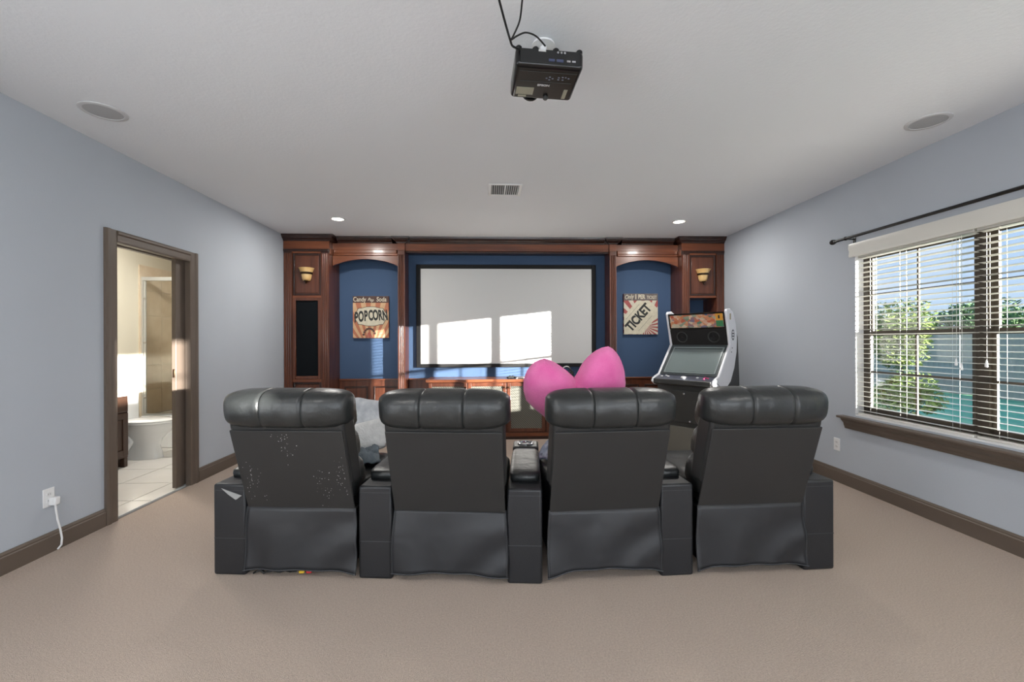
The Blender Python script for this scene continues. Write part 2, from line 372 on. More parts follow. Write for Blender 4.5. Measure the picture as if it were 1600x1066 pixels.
# ------------------------------------------------------------------ media wall
XC = .1935; YT, YH = 5.87, 5.99
def fluted(mb, x0, x1, yf, yb, z0, z1, nfl=3, depth=.012):
    wv = (x1-x0); m_ = wv*.14; fw = (wv-2*m_)/nfl; poly = [(x0, yb), (x0, yf), (x0+m_*.7, yf)]
    for i in range(nfl):
        a = x0+m_+i*fw; poly += [(a+fw*.12, yf), (a+fw*.3, yf+depth*.8), (a+fw*.5, yf+depth), (a+fw*.7, yf+depth*.8), (a+fw*.88, yf)]
    poly += [(x1, yf), (x1, yb)]
    return mb.prism(poly, 'z', z0, z1)
def crown(mb, x0, x1, yf, yb, prof, l=1, r=1):
    rings = [[(x0-o*l, yf-o, z), (x1+o*r, yf-o, z), (x1+o*r, yb, z), (x0-o*l, yb, z)] for o, z in prof]
    return mb.rings(rings)
CROWN = [(.004, 2.655), (.012, 2.66), (.014, 2.668), (.024, 2.678), (.040, 2.688), (.052, 2.702), (.056, 2.712), (.066, 2.716), (.07, 2.738)]
def frame_panel(root, name, x0, x1, z0, z1, yf, fw=.028, m=m_wood, depth=.014, raised=True):
    """applied moulding frame with a flat field"""
    f = MB()
    for (a, b_, c, d) in ((x0, x0+fw, z0, z1), (x1-fw, x1, z0, z1), (x0+fw, x1-fw, z0, z0+fw), (x0+fw, x1-fw, z1-fw, z1)): f.box(a, b_, yf-depth, yf, c, d)
    fo = f.build(name+'_frame', m_wdark, root, bevel=.005)
    if raised: boxo(name, m, root, x0+fw+.008, x1-fw-.008, yf-.006, yf+.002, z0+fw+.008, z1-fw-.008, bevel=.004)
    return fo
def tower(label, s):
    """s=-1 left, +1 right; inner edge at XC + s*2.393"""
    xi = XC+s*2.393; xo = XL+.003 if s < 0 else XR-.003
    x0, x1 = min(xi, xo), max(xi, xo)
    t = thing('tower_cabinet', label, 'cabinet', (0, 0, 0))
    pw = .105
    body = MB()
    yb = YB-.002
    if s < 0:
        body.box(x0+.004, x1-.004, YT+.03, yb, 0, 2.655)
    else:
        body.box(x0+.004, x0+pw, YT+.03, yb, 0, 2.655).box(x1-pw, x1-.004, YT+.03, yb, 0, 2.655)
        body.box(x0+pw, x1-pw, YT+.03, yb, 1.905, 2.655).box(x0+pw, x1-pw, YT+.03, yb, 0, .78)
    body.build('body', m_wood, t)
    for a in (x0+.004, x1-pw-.004):
        p = MB(); fluted(p, a, a+pw, YT, YT+.03, .17, 2.50); p.build('pilaster', m_wood, t)
        boxo('pilaster_cap', m_wdark, t, a, a+pw, YT-.006, YT+.03, 2.50, 2.52); boxo('pilaster_base', m_wood, t, a, a+pw, YT-.008, YT+.03, 0, .17, bevel=.003)
    a, b_ = x0+pw+.006, x1-pw-.006
    boxo('rail', m_woodh, t, a, b_, YT+.008, YT+.03, 1.905, 1.932); boxo('rail', m_woodh, t, a, b_, YT+.008, YT+.03, .775, .815); boxo('rail', m_woodh, t, a, b_, YT+.008, YT+.03, 2.498, 2.52)
    frame_panel(t, 'upper_panel', a, b_, 1.932, 2.498, YT+.03)
    frame_panel(t, 'lower_panel', a, b_, .1, .775, YT+.03)
    if s < 0:
        f = MB(); fw = .042
        for q in ((a, a+fw, .815, 1.905), (b_-fw, b_, .815, 1.905), (a+fw, b_-fw, .815, .815+fw), (a+fw, b_-fw, 1.905-fw, 1.905)): f.box(q[0], q[1], YT+.002, YT+.03, q[2], q[3])
        f.build('grille_frame', m_wood, t, bevel=.006)
        boxo('speaker_grille', m_blackcloth, t, a+fw, b_-fw, YT+.022, YT+.029, .815+fw, 1.905-fw)
    else:
        for z in (1.15, 1.52): boxo('shelf', m_wood, t, x0+pw, x1-pw, YT+.06, yb-.02, z, z+.02)
    # frieze and crown
    boxo('architrave', m_wdark, t, x0, x1, YT-.012, YT+.03, 2.52, 2.552, bevel=.006)
    boxo('frieze', m_woodh, t, x0, x1, YT-.002, YT+.03, 2.552, 2.655)
    c = MB(); crown(c, x0, x1, YT, yb, CROWN, 0 if s < 0 else 1, 1 if s < 0 else 0); c.build('crown', m_wdark, t)
    # moulding band returning along the inner side
    xs0, xs1 = (x1-.004, x1+.012) if s < 0 else (x0-.012, x0+.004)
    boxo('side_band', m_woodh, t, xs0, xs1, YT+.03, YH-.002, 2.49, 2.57, bevel=.004)
    return t
tower('tall cherry wood tower with black speaker cloth below its sconce', -1)
tower('tall cherry wood tower with open shelves behind the arcade machine', 1)
PI0, PI1 = 1.415, 1.51
for s, lab in ((-1, 'fluted cherry wood column between popcorn niche and projection screen'), (1, 'fluted cherry wood column between projection screen and ticket niche')):
    a, b_ = sorted((XC+s*PI0, XC+s*PI1))
    t = thing('fluted_column', lab, 'column')
    p = MB(); fluted(p, a, b_, YH-.02, YH+.02, .17, 2.50); p.build('pilaster', m_wood, t)
    boxo('side_panel', m_wood, t, a+.004, b_-.004, YH+.02, YB-.002, 0, 2.652)
    boxo('base_block', m_wood, t, a-.004, b_+.004, YH-.03, YH+.02, 0, .17, bevel=.003)
    boxo('capital', m_wood, t, a-.002, b_+.002, YH-.026, YH+.02, 2.50, 2.56, bevel=.004)
    boxo('frieze_block', m_woodh, t, a-.004, b_+.004, YH-.024, YH+.02, 2.56, 2.655)
    c = MB(); crown(c, a-.004, b_+.004, YH-.022, YB-.002, CROWN); c.build('crown', m_wdark, t)
# niches: arched header and wainscot
for s, lab in ((-1, 'popcorn'), (1, 'ticket')):
    a, b_ = sorted((XC+s*(PI1+.002), XC+s*2.391))
    t = thing('arched_header', f'arched cherry wood header over the niche with the {lab} sign', 'header')
    w = (b_-a)/2; mxx = (a+b_)/2; n_ = 20
    e = .04
    poly = [(a, 2.49)]+[(a, 2.345)]
    for i in range(n_+1):
        u = -1+2*i/n_; xx = mxx+u*(w-e*.6); zz = 2.362+.082*(1-u*u)
        poly.append((xx, zz))
    poly += [(b_, 2.345), (b_, 2.49)]
    MB().prism(poly, 'y', YH, YH+.04).build('arch_board', m_woodh, t)
    boxo('moulding', m_woodh, t, a+.014, b_-.014 if s > 0 else b_, YH-.02, YH+.04, 2.49, 2.52, bevel=.007); boxo('moulding', m_woodh, t, a+.014, b_-.014, YH-.01, YH+.04, 2.52, 2.57, bevel=.006)
    boxo('frieze', m_woodh, t, a, b_, YH, YH+.04, 2.57, 2.655)
    c = MB(); crown(c, a+.072 if s > 0 else a+.072, b_-.072, YH, YB-.002, CROWN, 0, 0); c.build('crown', m_wdark, t)
    wn = thing('wainscot', f'panelled cherry wainscot under the {lab} sign', 'wainscot')
    boxo('backing', m_wood, wn, a, b_, YB-.03, YB-.002, 0, .765)
    boxo('cap_rail', m_woodh, wn, a, b_, YB-.05, YB-.002, .765, .785, bevel=.005)
    mid = (a+b_)/2
    for p, q in ((a+.07, mid-.04), (mid+.04, b_-.03)): frame_panel(wn, 'field', p, q, .16, .68, YB-.03, .022)
t = thing('screen_header', 'cherry wood fascia and crown above the projection screen', 'header')
a, b_ = XC-PI0+.006, XC+PI0-.006
boxo('frieze', m_woodh, t, a, b_, YH+.0, YH+.04, 2.557, 2.655); boxo('lower_moulding', m_wdark, t, a, b_, YH+.01, YH+.05, 2.53, 2.557, bevel=.008)
boxo('soffit', m_wdark, t, a, b_, YH+.04, YB-.002, 2.552, 2.575)
c = MB(); crown(c, a+.07, b_-.07, YH, YB-.002, CROWN, 0, 0); c.box(a, a+.07, YH-.0, YB-.01, 2.655, 2.738).box(b_-.07, b_, YH, YB-.01, 2.655, 2.738); c.build('crown', m_wdark, t)
wn = thing('wainscot', 'cherry wood wainscot below the screen behind the console', 'wainscot')
boxo('backing', m_wood, wn, a, b_, YB-.03, YB-.002, 0, .765); boxo('cap_rail', m_woodh, wn, a, b_, YB-.05, YB-.002, .765, .785, bevel=.005)
# ---- console
cx0, cx1, cyf, cyb = -.91, 1.235, 5.77, YB-.055
con = thing('media_console', 'low cherry wood console with mesh doors below the screen', 'console', (0, 0, 0))
boxo('body', m_wood, con, cx0+.02, cx1-.02, cyf+.02, cyb, .0, .768)
boxo('plinth', m_wdark, con, cx0+.01, cx1-.01, cyf+.008, cyf+.02, 0, .04)
boxo('base_rail', m_woodh, con, cx0+.015, cx1-.015, cyf, cyf+.02, .04, .092, bevel=.004)
boxo('top', m_woodh, con, cx0, cx1, cyf-.03, cyb, .77, .808, bevel=.006)
m_meshline = mat('mesh_wire', (150, 148, 136), .4, metal=.4)
dxs = [cx0+.03+i*(cx1-cx0-.06)/4 for i in range(5)]
for i in range(4):
    p, q = dxs[i]+.005, dxs[i+1]-.005; fw = .048
    d = MB()
    for u in ((p, p+fw, .1, .76), (q-fw, q, .1, .76), (p+fw, q-fw, .1, .1+fw), (p+fw, q-fw, .76-fw, .76)): d.box(u[0], u[1], cyf-.004, cyf+.018, u[2], u[3])
    do = d.build('door', m_wood, con, bevel=.005)
    boxo('mesh_backing', m_mesh, do, p+fw, q-fw, cyf+.012, cyf+.017, .1+fw, .76-fw)
    mw = MB(); X0, X1, Z0, Z1 = p+fw, q-fw, .1+fw, .76-fw; h = Z1-Z0
    k = X0-h
    while k < X1:
        # 45 degree wires clipped to the opening
        za, xa = (Z1, k) ; zb, xb = (Z0, k+h)
        if xa < X0: za -= (X0-xa); xa = X0
        if xb > X1: zb += (xb-X1); xb = X1
        if xb-xa > .01: mw.tube([(xa, cyf+.009, za), (xb, cyf+.009, zb)], .0028, 4)
        k += .03
    tag(mw.build('mesh_wire', m_meshline, do), kind='stuff')
    hx = q-.02 if i in (0, 1) else p+.02
    if i in (0, 1, 2, 3):
        MB().lathe([(.004, 0), (.005, -.015), (.011, -.02), (.012, -.026), (.006, -.031)], (hx, cyf-.004, .70), 'y', 10).build('knob', m_brass, do, smooth=50)
# ---- screen
ys = 6.20
sc = thing('projection_screen', 'wide matte projection screen in a black frame', 'projection screen', (0, 0, 0))
SX = (-1.11, 1.469); SZ = (.94, 2.41); fw = .062
fr = MB()
for q in ((SX[0], SX[0]+fw, *SZ), (SX[1]-fw, SX[1], *SZ), (SX[0]+fw, SX[1]-fw, SZ[0], SZ[0]+fw*.85), (SX[0]+fw, SX[1]-fw, SZ[1]-fw*.95, SZ[1])): fr.box(q[0], q[1], ys, YB-.002, q[2], q[3])
fr.build('frame', mat('screen_frame_velvet', (14, 14, 15), .8), sc, bevel=.006)
boxo('screen_fabric', m_screen, sc, SX[0]+fw-.002, SX[1]-fw+.002, ys+.012, ys+.016, SZ[0]+fw*.8, SZ[1]-fw*.9)
# ---- objects on the console
t = thing('remote_control', 'small white remote lying on the console top', 'remote', (px(812, 590, 5.9).x, 5.86, .808), .5)
boxo('body', m_white, t, -.07, .07, -.022, .022, 0, .018, bevel=.006); boxo('button_pad', m_grey, t, -.05, .02, -.012, .012, .018, .0195)
t = thing('game_controller', 'black gamepad lying next to the white remote', 'controller', (px(800, 592, 5.9).x-.01, 5.84, .808), .2)
MB().sell((0, 0, .018), (.06, .03, .016), .7, .6).sell((-.05, -.02, .016), (.02, .04, .014), .9, .9, 12, 8).sell((.05, -.02, .016), (.02, .04, .014), .9, .9, 12, 8).build('shell', m_black, t, smooth=60)
MB().lathe([(.008, .03), (.008, .042), (.004, .044)], (-.02, 0, 0), seg=10).build('thumbstick', m_black, t, smooth=40)
MB().lathe([(.008, .03), (.008, .042), (.004, .044)], (.02, 0, 0), seg=10).build('thumbstick', m_black, t, smooth=40)
c = px(888, 583, 5.95)
t = thing('headset', 'black headset standing on the console behind the pink heart', 'headset', (c.x-.03, 5.95, .808), .4)
MB().tube([(.085*math.cos(a), 0, .055+.10*math.sin(a)) for a in [PI*i/16 for i in range(17)]], .011, 8).build('headband', m_black, t, smooth=60)
for s in (-1, 1): MB().sell((s*.085, 0, .048), (.026, .042, .048), .8, .9, 16, 10).build('ear_cup', m_black, t, smooth=60)

# ---- sconces
def sconce(label, xc):
    t = thing('wall_sconce', label, 'sconce', (xc, YT+.022, 2.2))
    MB().lathe([(.045, 0), (.045, -.008), (.03, -.016), (.012, -.02)], (0, 0, -.01), 'y', 16).build('backplate', m_brass, t, smooth=40)
    prof = [(.02, -.075), (.045, -.07), (.058, -.045), (.066, 0), (.072, .02), (.078, .045), (.092, .08), (.102, .098), (.098, .099), (.086, .078), (.07, .044), (.06, 0), (.05, -.045), (.02, -.066)]
    mb = MB(); mb.lathe(prof, (0, -.004, 0), 'z', 20, PI, 2*PI, caps=False); mb.build('shade', m_amber, t, smooth=60)
    mb = MB(); mb.lathe([(.0735, .014), (.0765, .018), (.079, .04), (.0765, .043)], (0, -.004, 0), 'z', 20, PI, 2*PI, caps=False); mb.build('metal_band', m_brass, t, smooth=40)
    MB().lathe([(.0, -.115), (.008, -.108), (.012, -.098), (.006, -.09), (.022, -.08), (.03, -.07)], (0, -.03, 0), seg=14).build('finial', m_brass, t, smooth=40)
sconce('amber glass sconce above the black speaker cloth', XC-2.393-.302)
sconce('amber glass sconce on the tower behind the arcade machine', XC+2.393+.302)

# ---- signs (flat print is material, lettering is geometry)
def ray_mat(name, c1, c2, freq, ox, oz):
    m = bpy.data.materials.new(name); m.use_nodes = True; nt = m.node_tree; b = nt.nodes['Principled BSDF']; b.inputs['Roughness'].default_value = .7
    t = nt.nodes.new('ShaderNodeTexCoord'); s = nt.nodes.new('ShaderNodeSeparateXYZ'); nt.links.new(t.outputs['Object'], s.inputs[0])
    def math_(op, a, b_=None):
        q = nt.nodes.new('ShaderNodeMath'); q.operation = op
        for i, v in enumerate((a, b_)):
            if v is None: continue
            if isinstance(v, (int, float)): q.inputs[i].default_value = v
            else: nt.links.new(v, q.inputs[i])
        return q.outputs[0]
    ang = math_('ARCTAN2', math_('SUBTRACT', s.outputs['Z'], oz), math_('SUBTRACT', s.outputs['X'], ox))
    sn = math_('GREATER_THAN', math_('SINE', math_('MULTIPLY', ang, freq)), 0.0)
    nz = nt.nodes.new('ShaderNodeTexNoise'); nz.inputs['Scale'].default_value = 14; nt.links.new(t.outputs['Object'], nz.inputs['Vector'])
    mx = nt.nodes.new('ShaderNodeMixRGB'); mx.inputs[1].default_value = (*s2l(c1), 1); mx.inputs[2].default_value = (*s2l(c2), 1); nt.links.new(sn, mx.inputs[0])
    m2 = nt.nodes.new('ShaderNodeMixRGB'); m2.blend_type = 'MULTIPLY'; m2.inputs[0].default_value = .35
    nt.links.new(mx.outputs[0], m2.inputs[1]); nt.links.new(nz.outputs['Fac'], m2.inputs[2]); nt.links.new(m2.outputs[0], b.inputs['Base Color'])
    return m
m_cream = mat('cream_print', (206, 198, 176), .7, var=.1, vscale=20)
m_ink = mat('ink_print', (44, 46, 44), .7)
m_brownp = mat('brown_print', (84, 62, 56), .7, var=.15, vscale=12)
m_greyp = mat('grey_brown_print', (104, 96, 94), .7, var=.15, vscale=12)
m_redp = mat('dusty_red_print', (172, 84, 78), .7)
t = thing('popcorn_sign', 'square canvas sign reading POPCORN with orange rays', 'sign', (-1.754, YB-.04, 1.66))
boxo('canvas', ray_mat('orange_rays', (196, 124, 92), (222, 182, 140), 34, 0, -.55), t, -.251, .251, 0, .038, -.295, .30, bevel=.003)
boxo('title_band', m_brownp, t, -.2505, .2505, -.0012, .001, .205, .299)
text('lettering', 'Candy', m_cream, t, .09, (-.155, -.002, .252), sx=.78, bold=.0015); text('lettering', 'Pop', m_cream, t, .062, (.0, -.002, .248), rot=(PI/2, .15, 0), shear=.3, sx=.85, bold=.001); text('lettering', 'Soda', m_cream, t, .09, (.15, -.002, .252), sx=.8, shear=.1, bold=.0015)
cl = [(math.copysign(abs(math.cos(a))**.6, math.cos(a))*.215*(1+.045*math.cos(6*a)), .012+math.copysign(abs(math.sin(a))**.7, math.sin(a))*.128*(1+.05*math.cos(8*a))) for a in [2*PI*i/64 for i in range(64)]]
MB().prism([(x*1.03, (z-.012)*1.05+.012) for x, z in cl], 'y', -.0014, .001).build('cloud_outline', m_ink, t)
MB().prism(cl, 'y', -.0022, .001).build('cloud_field', m_cream, t)
for i, ch in enumerate('POPCORN'):
    u = (i-3)/3
    text('letter', ch, m_ink, t, .165, (u*.203, -.003, .006+.014*u+.014*(1-u*u)), rot=(PI/2, -.08*u-.05, 0), sx=.56, sz=1.2, bold=.007)
for k in range(9):
    a = PI*(.15+.75*k/8); MB().sell((-.02+.085*math.cos(a), -.001, -.285+.125*math.sin(a)), (.017, .0015, .017), 1, 1, 10, 6).build('popcorn_kernel_print', m_brownp, t)
for k in range(5): MB().prism([(-.062+.018*k, -.292), (-.05+.018*k, -.292), (-.036+.008*k, -.215), (-.042+.008*k, -.215)], 'y', -.0016, .001).build('popcorn_box_stripe', m_redp, t)
t = thing('ticket_sign', 'square canvas sign reading TICKET with red rays', 'sign', (2.134, YB-.04, 1.70))
boxo('canvas', ray_mat('red_rays', (176, 92, 88), (222, 214, 196), 22, .06, -.18), t, -.251, .251, 0, .038, -.295, .30, bevel=.003)
boxo('title_band', m_greyp, t, -.2505, .2505, -.0012, .001, .20, .299)
text('lettering', 'Only', m_cream, t, .085, (-.175, -.002, .25), rot=(PI/2, -.12, 0), shear=.3, sx=.8, bold=.001); text('lettering', '1', m_cream, t, .1, (-.075, -.002, .25), bold=.002); text('lettering', 'PER', m_cream, t, .088, (.01, -.002, .25), sx=.72, bold=.003); text('lettering', 'TICKET', m_cream, t, .066, (.16, -.002, .243), sx=.68, bold=.001)
# ticket stub clipped to the canvas
A = math.radians(48); ca, sa = math.cos(A), math.sin(A)
pol = [(-.235, -.292), (.02, -.292), (.249, -.02), (.249, .08), (.13, .195), (-.06, .195), (-.249, -.03), (-.249, -.292)]
MB().prism(pol, 'y', -.0014, .001).build('ticket_stub', m_cream, t)
text('lettering', 'TICKET', m_ink, t, .185, (-.035, -.0026, -.05), rot=(PI/2, -A, 0), sx=.74, bold=.008)
sun_rays = MB()
for k in range(9):
    a0 = math.radians(95-k*0 + (k)*19-60); a1 = a0+math.radians(9)
m_thin = mat('thin_print', (150, 148, 130), .7)
for off in (-.125, .125):
    u = Vector((ca, sa)); nrm = Vector((-sa, ca)); c0 = Vector((-.03, -.05))+nrm*off
    p0, p1 = c0-u*.15, c0+u*.15; q = nrm*.003
    MB().prism([(p0-q)[:], (p1-q)[:], (p1+q)[:], (p0+q)[:]], 'y', -.002, .001).build('ticket_rule', m_thin, t)

# ------------------------------------------------------------------ seating
def armrest(label, loc, rz, cup=True, torn=False, lever=0):
    t = thing('armrest_console', label, 'armrest', loc, rz)
    hw = .095
    boxo('body', m_arm, t, -hw, hw, 0, .93, 0, .515, bevel=.014, seg=3)
    boxo('seam', mat('seam_thread', (62, 63, 66), .6), t, -hw+.006, hw-.006, -.0015, .002, .208, .2105)
    boxo('top_seam', mat('seam_thread', (62, 63, 66), .6), t, -hw+.008, hw-.008, -.0012, .002, .478, .480)
    MB().sell((0, .42, .535), (.092, .30, .035), .45, .3, 32, 12).build('arm_pad', m_leather, t, smooth=60)
    cb = MB().box(-.092, .092, .735, .93, .505, .565).build('cup_block', m_leather, t, bevel=.015, seg=3)
    MB().lathe([(.058, .566), (.058, .572), (.052, .577), (.044, .574), (.042, .567)], (0, .83, 0), seg=28, caps=False).build('cup_ring', m_chrome, cb, smooth=50)
    MB().lathe([(.043, .5665), (.03, .5668), (.0, .567)], (0, .83, 0), seg=20, caps=False).build('cup_well', m_blackg, cb)
    if torn:
        MB().add([(-.045, -.003, .492), (.075, -.003, .452), (.045, -.010, .430), (.0, -.008, .458)], [(0, 3, 2, 1)]).build('torn_flap', mat('torn_lining', (140, 140, 138), .8), t, solid=.002)
    if lever:
        MB().prism([(.30, .30), (.34, .312), (.36, .30)], 'x', hw, hw+.03).build('recline_lever', m_blackg, t)
    return t
def bolster(mb, cy, cz, ry, rz_, half, seams=(-.112, .112), seg=24, n_=90, e=.72, tilt=0.0, wr=0.0):
    rr = []
    for i in range(n_+1):
        u = -1+2*i/n_; x = half*math.copysign(abs(u)**.85, u)
        s = (1-abs(x/half)**5)**(1/2.6) if abs(u) < 1 else 0.0
        s = max(s, .30)
        dip = sum(.085*math.exp(-((x-q)/.006)**2) for q in seams)
        ring = []
        for k in range(seg):
            a = 2*PI*k/seg; sgn = lambda v: math.copysign(abs(v)**e, v)
            f = s*(1-dip)*(1+wr*(math.sin(31*x+3*a)+math.sin(57*x-2*a+1)))
            y, z = ry*f*sgn(math.cos(a)), rz_*(s*.55+.45)*(1-dip)*sgn(math.sin(a))
            y, z = y*math.cos(tilt)-z*math.sin(tilt), y*math.sin(tilt)+z*math.cos(tilt)
            ring.append((x, cy+y, cz+z))
        rr.append(ring)
    return mb.rings(rr)
def recliner(label, loc, rz, seed=0, curve=.02, worn=False):
    t = thing('recliner', label, 'recliner', loc, rz)
    rnd = random.Random(seed)
    hw = .312
    # upholstered back shell (side profile)
    prof = [(.055, .37), (-.108, .86), (-.125, .95), (-.10, 1.0), (-.02, .99), (.04, .86), (.11, .62), (.17, .40)]
    lo = [(.055, .37), (.0, .535), (.135, .535), (.17, .40)]
    up = [(.0, .53)]+prof[1:7]+[(.135, .53)]
    MB().prism(up, 'x', -hw, hw).build('back_shell', m_leatherb, t, bevel=.02, seg=3)
    MB().prism(lo, 'x', -.27, .27).build('back_hinge', m_black, t)
    # flat rear panel
    d = Vector((0, -.163, .49)).normalized(); nrm = Vector((0, d.z, -d.y))   # normal pointing forwards-down
    nr = -Vector((0, d.z, -d.y))
    if nr.y > 0: nr = -nr
    base = Vector((0, .05, .386)); v = []
    pl = MB()
    for k in (.001, .012):
        for (x, l) in ((-.308, 0), (.308, 0), (.305, .492), (-.305, .492)): v.append(base+Vector((x, 0, 0))+d*l+nr*k)
    pl.add(v, [(0, 1, 2, 3), (7, 6, 5, 4), (0, 4, 5, 1), (1, 5, 6, 2), (2, 6, 7, 3), (3, 7, 4, 0)])
    pn = pl.build('rear_panel', m_leatherb, t, bevel=.004)
    if worn:
        mb = MB()
        for c0 in ((-.24, .20), (-.02, .40), (.16, .16), (.27, .22)):
            for _ in range(34):
                x = max(-.28, min(.28, c0[0]+rnd.gauss(0, .028))); l = max(.02, min(.47, c0[1]+rnd.gauss(0, .06))); r = rnd.uniform(.0007, .0022)
                p = base+Vector((x, 0, 0))+d*l+nr*.0125; e1 = Vector((r, 0, 0)); e2 = d*r*rnd.uniform(.5, 1.2)
                mb.add([p-e1-e2, p+e1-e2, p+e1+e2, p-e1+e2], [(0, 1, 2, 3)])
        tag(mb.build('worn_flecks', m_grey, pn), kind='stuff')
    # head bolster rolled over the top
    hb = MB(); bolster(hb, -.062, .965, .118, .100, .343, tilt=.12, wr=.008); hb.build('head_bolster', m_leather, t, smooth=70)
    # front cushions, seen from the side
    for nm, c, r, tl in (('head_cushion', (0, .035, .90), (.30, .085, .12), .30), ('mid_cushion', (0, .085, .72), (.298, .085, .125), .32), ('lumbar_cushion', (0, .16, .53), (.292, .105, .125), .35)):
        MB().sell(c, r, .55, .28, 40, 14, rot=Matrix.Rotation(tl, 3, 'X')).build(nm, m_leather, t, smooth=70)
    MB().sell((0, .53, .41), (.283, .36, .085), .35, .25, 36, 12).build('seat_cushion', m_leather, t, smooth=70)
    boxo('seat_base', m_black, t, -.28, .28, .10, .82, .05, .36, bevel=.01)
    MB().sell((0, .90, .27), (.275, .06, .20), .4, .3, 32, 12).build('footrest', m_leather, t, smooth=70)
    # hanging skirt over the mechanism
    ph = rnd.uniform(0, 6)
    def sk(u, v_):
        x = -1+2*u; z = .392-(.392-.035)*v_
        z += curve*(1-x*x)*v_**2
        wdt = .312+.012*math.sin(min(1, v_*1.4)*PI/2)
        y = .045-.028*v_**.7+.006*math.sin(5*x+ph)*v_+.007*math.sin(9*x*v_+3*v_+ph)
        return (x*wdt, y, z)
    so = MB().grid(sk, 24, 14).build('skirt', m_skirt, t, smooth=80, solid=.006)
    hem = [Vector(sk(i/24, .985))-Vector((0, .004, 0)) for i in range(25)]
    MB().tube(hem, .0022, 5).build('hem_stitching', mat('seam_thread', (62, 63, 66), .6), so)
    for e in (.012, .988):
        MB().tube([Vector(sk(e, j/14))-Vector((0, .004, 0)) for j in range(15)], .0016, 5).build('edge_stitching', mat('seam_thread', (62, 63, 66), .6), so)
    return t
ARM = [(-1.498, 2.505, -.095), (-.664, 2.425, -.10), (.160, 2.335, -.08), (1.016, 2.378, .035), (1.852, 2.402, .04)]
def mid(i, back=.0):
    a, b_ = ARM[i], ARM[i+1]; ang = math.atan2(b_[1]-a[1], b_[0]-a[0])
    return ((a[0]+b_[0])/2-math.sin(ang)*back, (a[1]+b_[1])/2+math.cos(ang)*back, 0), ang
labs = ['black leather armrest with a torn pale flap at the row end facing the doorway', 'black leather armrest between the speckled recliner and its plain neighbour', 'black leather armrest beside the seat holding the pink heart, toward the doorway', 'black leather armrest beside the seat holding the pink heart, toward the window', 'black leather armrest at the row end facing the window']
for i, (x, y, r) in enumerate(ARM): armrest(labs[i], (x, y, 0), r, torn=(i == 0), lever=(i == 4))
clabs = ['black leather recliner with pale flecks on its back and pillows in its seat', 'black leather recliner between the pillow seat and the pink heart seat', 'black leather recliner holding the pink heart plush', 'black leather recliner at the row end by the window']
for i in range(4):
    c, ang = mid(i, -.035); c = (c[0]+(-.003, .002, .016, .012)[i], c[1], 0); recliner(clabs[i], c, ang, seed=i+3, curve=(.012, .016, .036, .02)[i], worn=(i == 0))
# wires and plugs under the first recliner
t = thing('cable_bundle', 'tangle of black wires with yellow and red plugs under the speckled recliner', 'cables', (-1.22, 2.50, 0))
pts = [(-.14+.03*i, .012*math.sin(2.3*i), .014+.010*abs(math.sin(1.7*i))) for i in range(9)]
MB().tube(pts, .006, 6).build('wire', m_cable, t, smooth=60)
MB().tube([(x, y+.02*math.cos(3*x*20), z*1.1) for x, y, z in pts[:8]], .005, 6).build('wire', m_cable, t, smooth=60)
for x, cc, nm in ((.115, (226, 184, 40), 'yellow'), (.155, (196, 36, 44), 'red')):
    MB().lathe([(.007, 0), (.009, .004), (.009, .022), (.005, .03)], (x, -.01, .018), 'x', 10).build('plug', mat(nm+'_plug', cc, .4), t, smooth=40)
# heart plush
def heart():
    y0 = 2.77
    ol = [(.49, 1.085), (.45, 1.125), (.40, 1.163), (.35, 1.196), (.30, 1.212), (.25, 1.196), (.205, 1.150), (.180, 1.085), (.178, 1.02), (.195, .95), (.245, .895), (.311, .84), (.38, .74), (.46, .60), (.53, .50), (.58, .49), (.63, .54), (.71, .70), (.775, .86), (.803, .97), (.806, 1.06), (.793, 1.14), (.765, 1.21), (.725, 1.265), (.685, 1.287), (.64, 1.275), (.585, 1.235), (.545, 1.185), (.52, 1.135)]
    # resample and smooth
    P = np.array(ol); n_ = 72
    d = np.r_[0, np.cumsum(np.linalg.norm(np.diff(np.vstack([P, P[:1]]), axis=0), axis=1))]
    Q = np.vstack([P, P[:1]]); tt = np.linspace(0, d[-1], n_, endpoint=False)
    O = np.stack([np.interp(tt, d, Q[:, 0]), np.interp(tt, d, Q[:, 1])], 1)
    ce = np.array([.50, .93])
    t = thing('heart_plush', 'large bright pink plush heart propped on a recliner seat', 'plush', (.5, y0, .505))
    mb = MB(); rings = []; T = .125
    for k in range(-9, 10):
        a = k/9*PI/2; s = math.cos(a)**.75 if abs(k) < 9 else .02
        ring = []
        for p in O:
            q = ce+(p-ce)*max(s, .02)
            # crease below the notch: less thickness near the line under the notch
            cre = .35*math.exp(-((q[0]-.495)/.035)**2)*max(0, min(1, (q[1]-.8)/.25))
            th = T*math.sin(a)*(1-cre)
            ring.append((q[0]-.5, th, q[1]-.49))
        rings.append(ring)
    mb.rings(rings); mb.build('plush_body', m_pink, t, smooth=80)
    mb2 = MB().tube([(p[0]-.5, 0, p[1]-.49) for p in O]+[(O[0][0]-.5, 0, O[0][1]-.49)], .003, 5); mb2.build('seam', m_pink, t, smooth=60)
    t.rotation_euler = (math.radians(13), 0, 0)
heart()
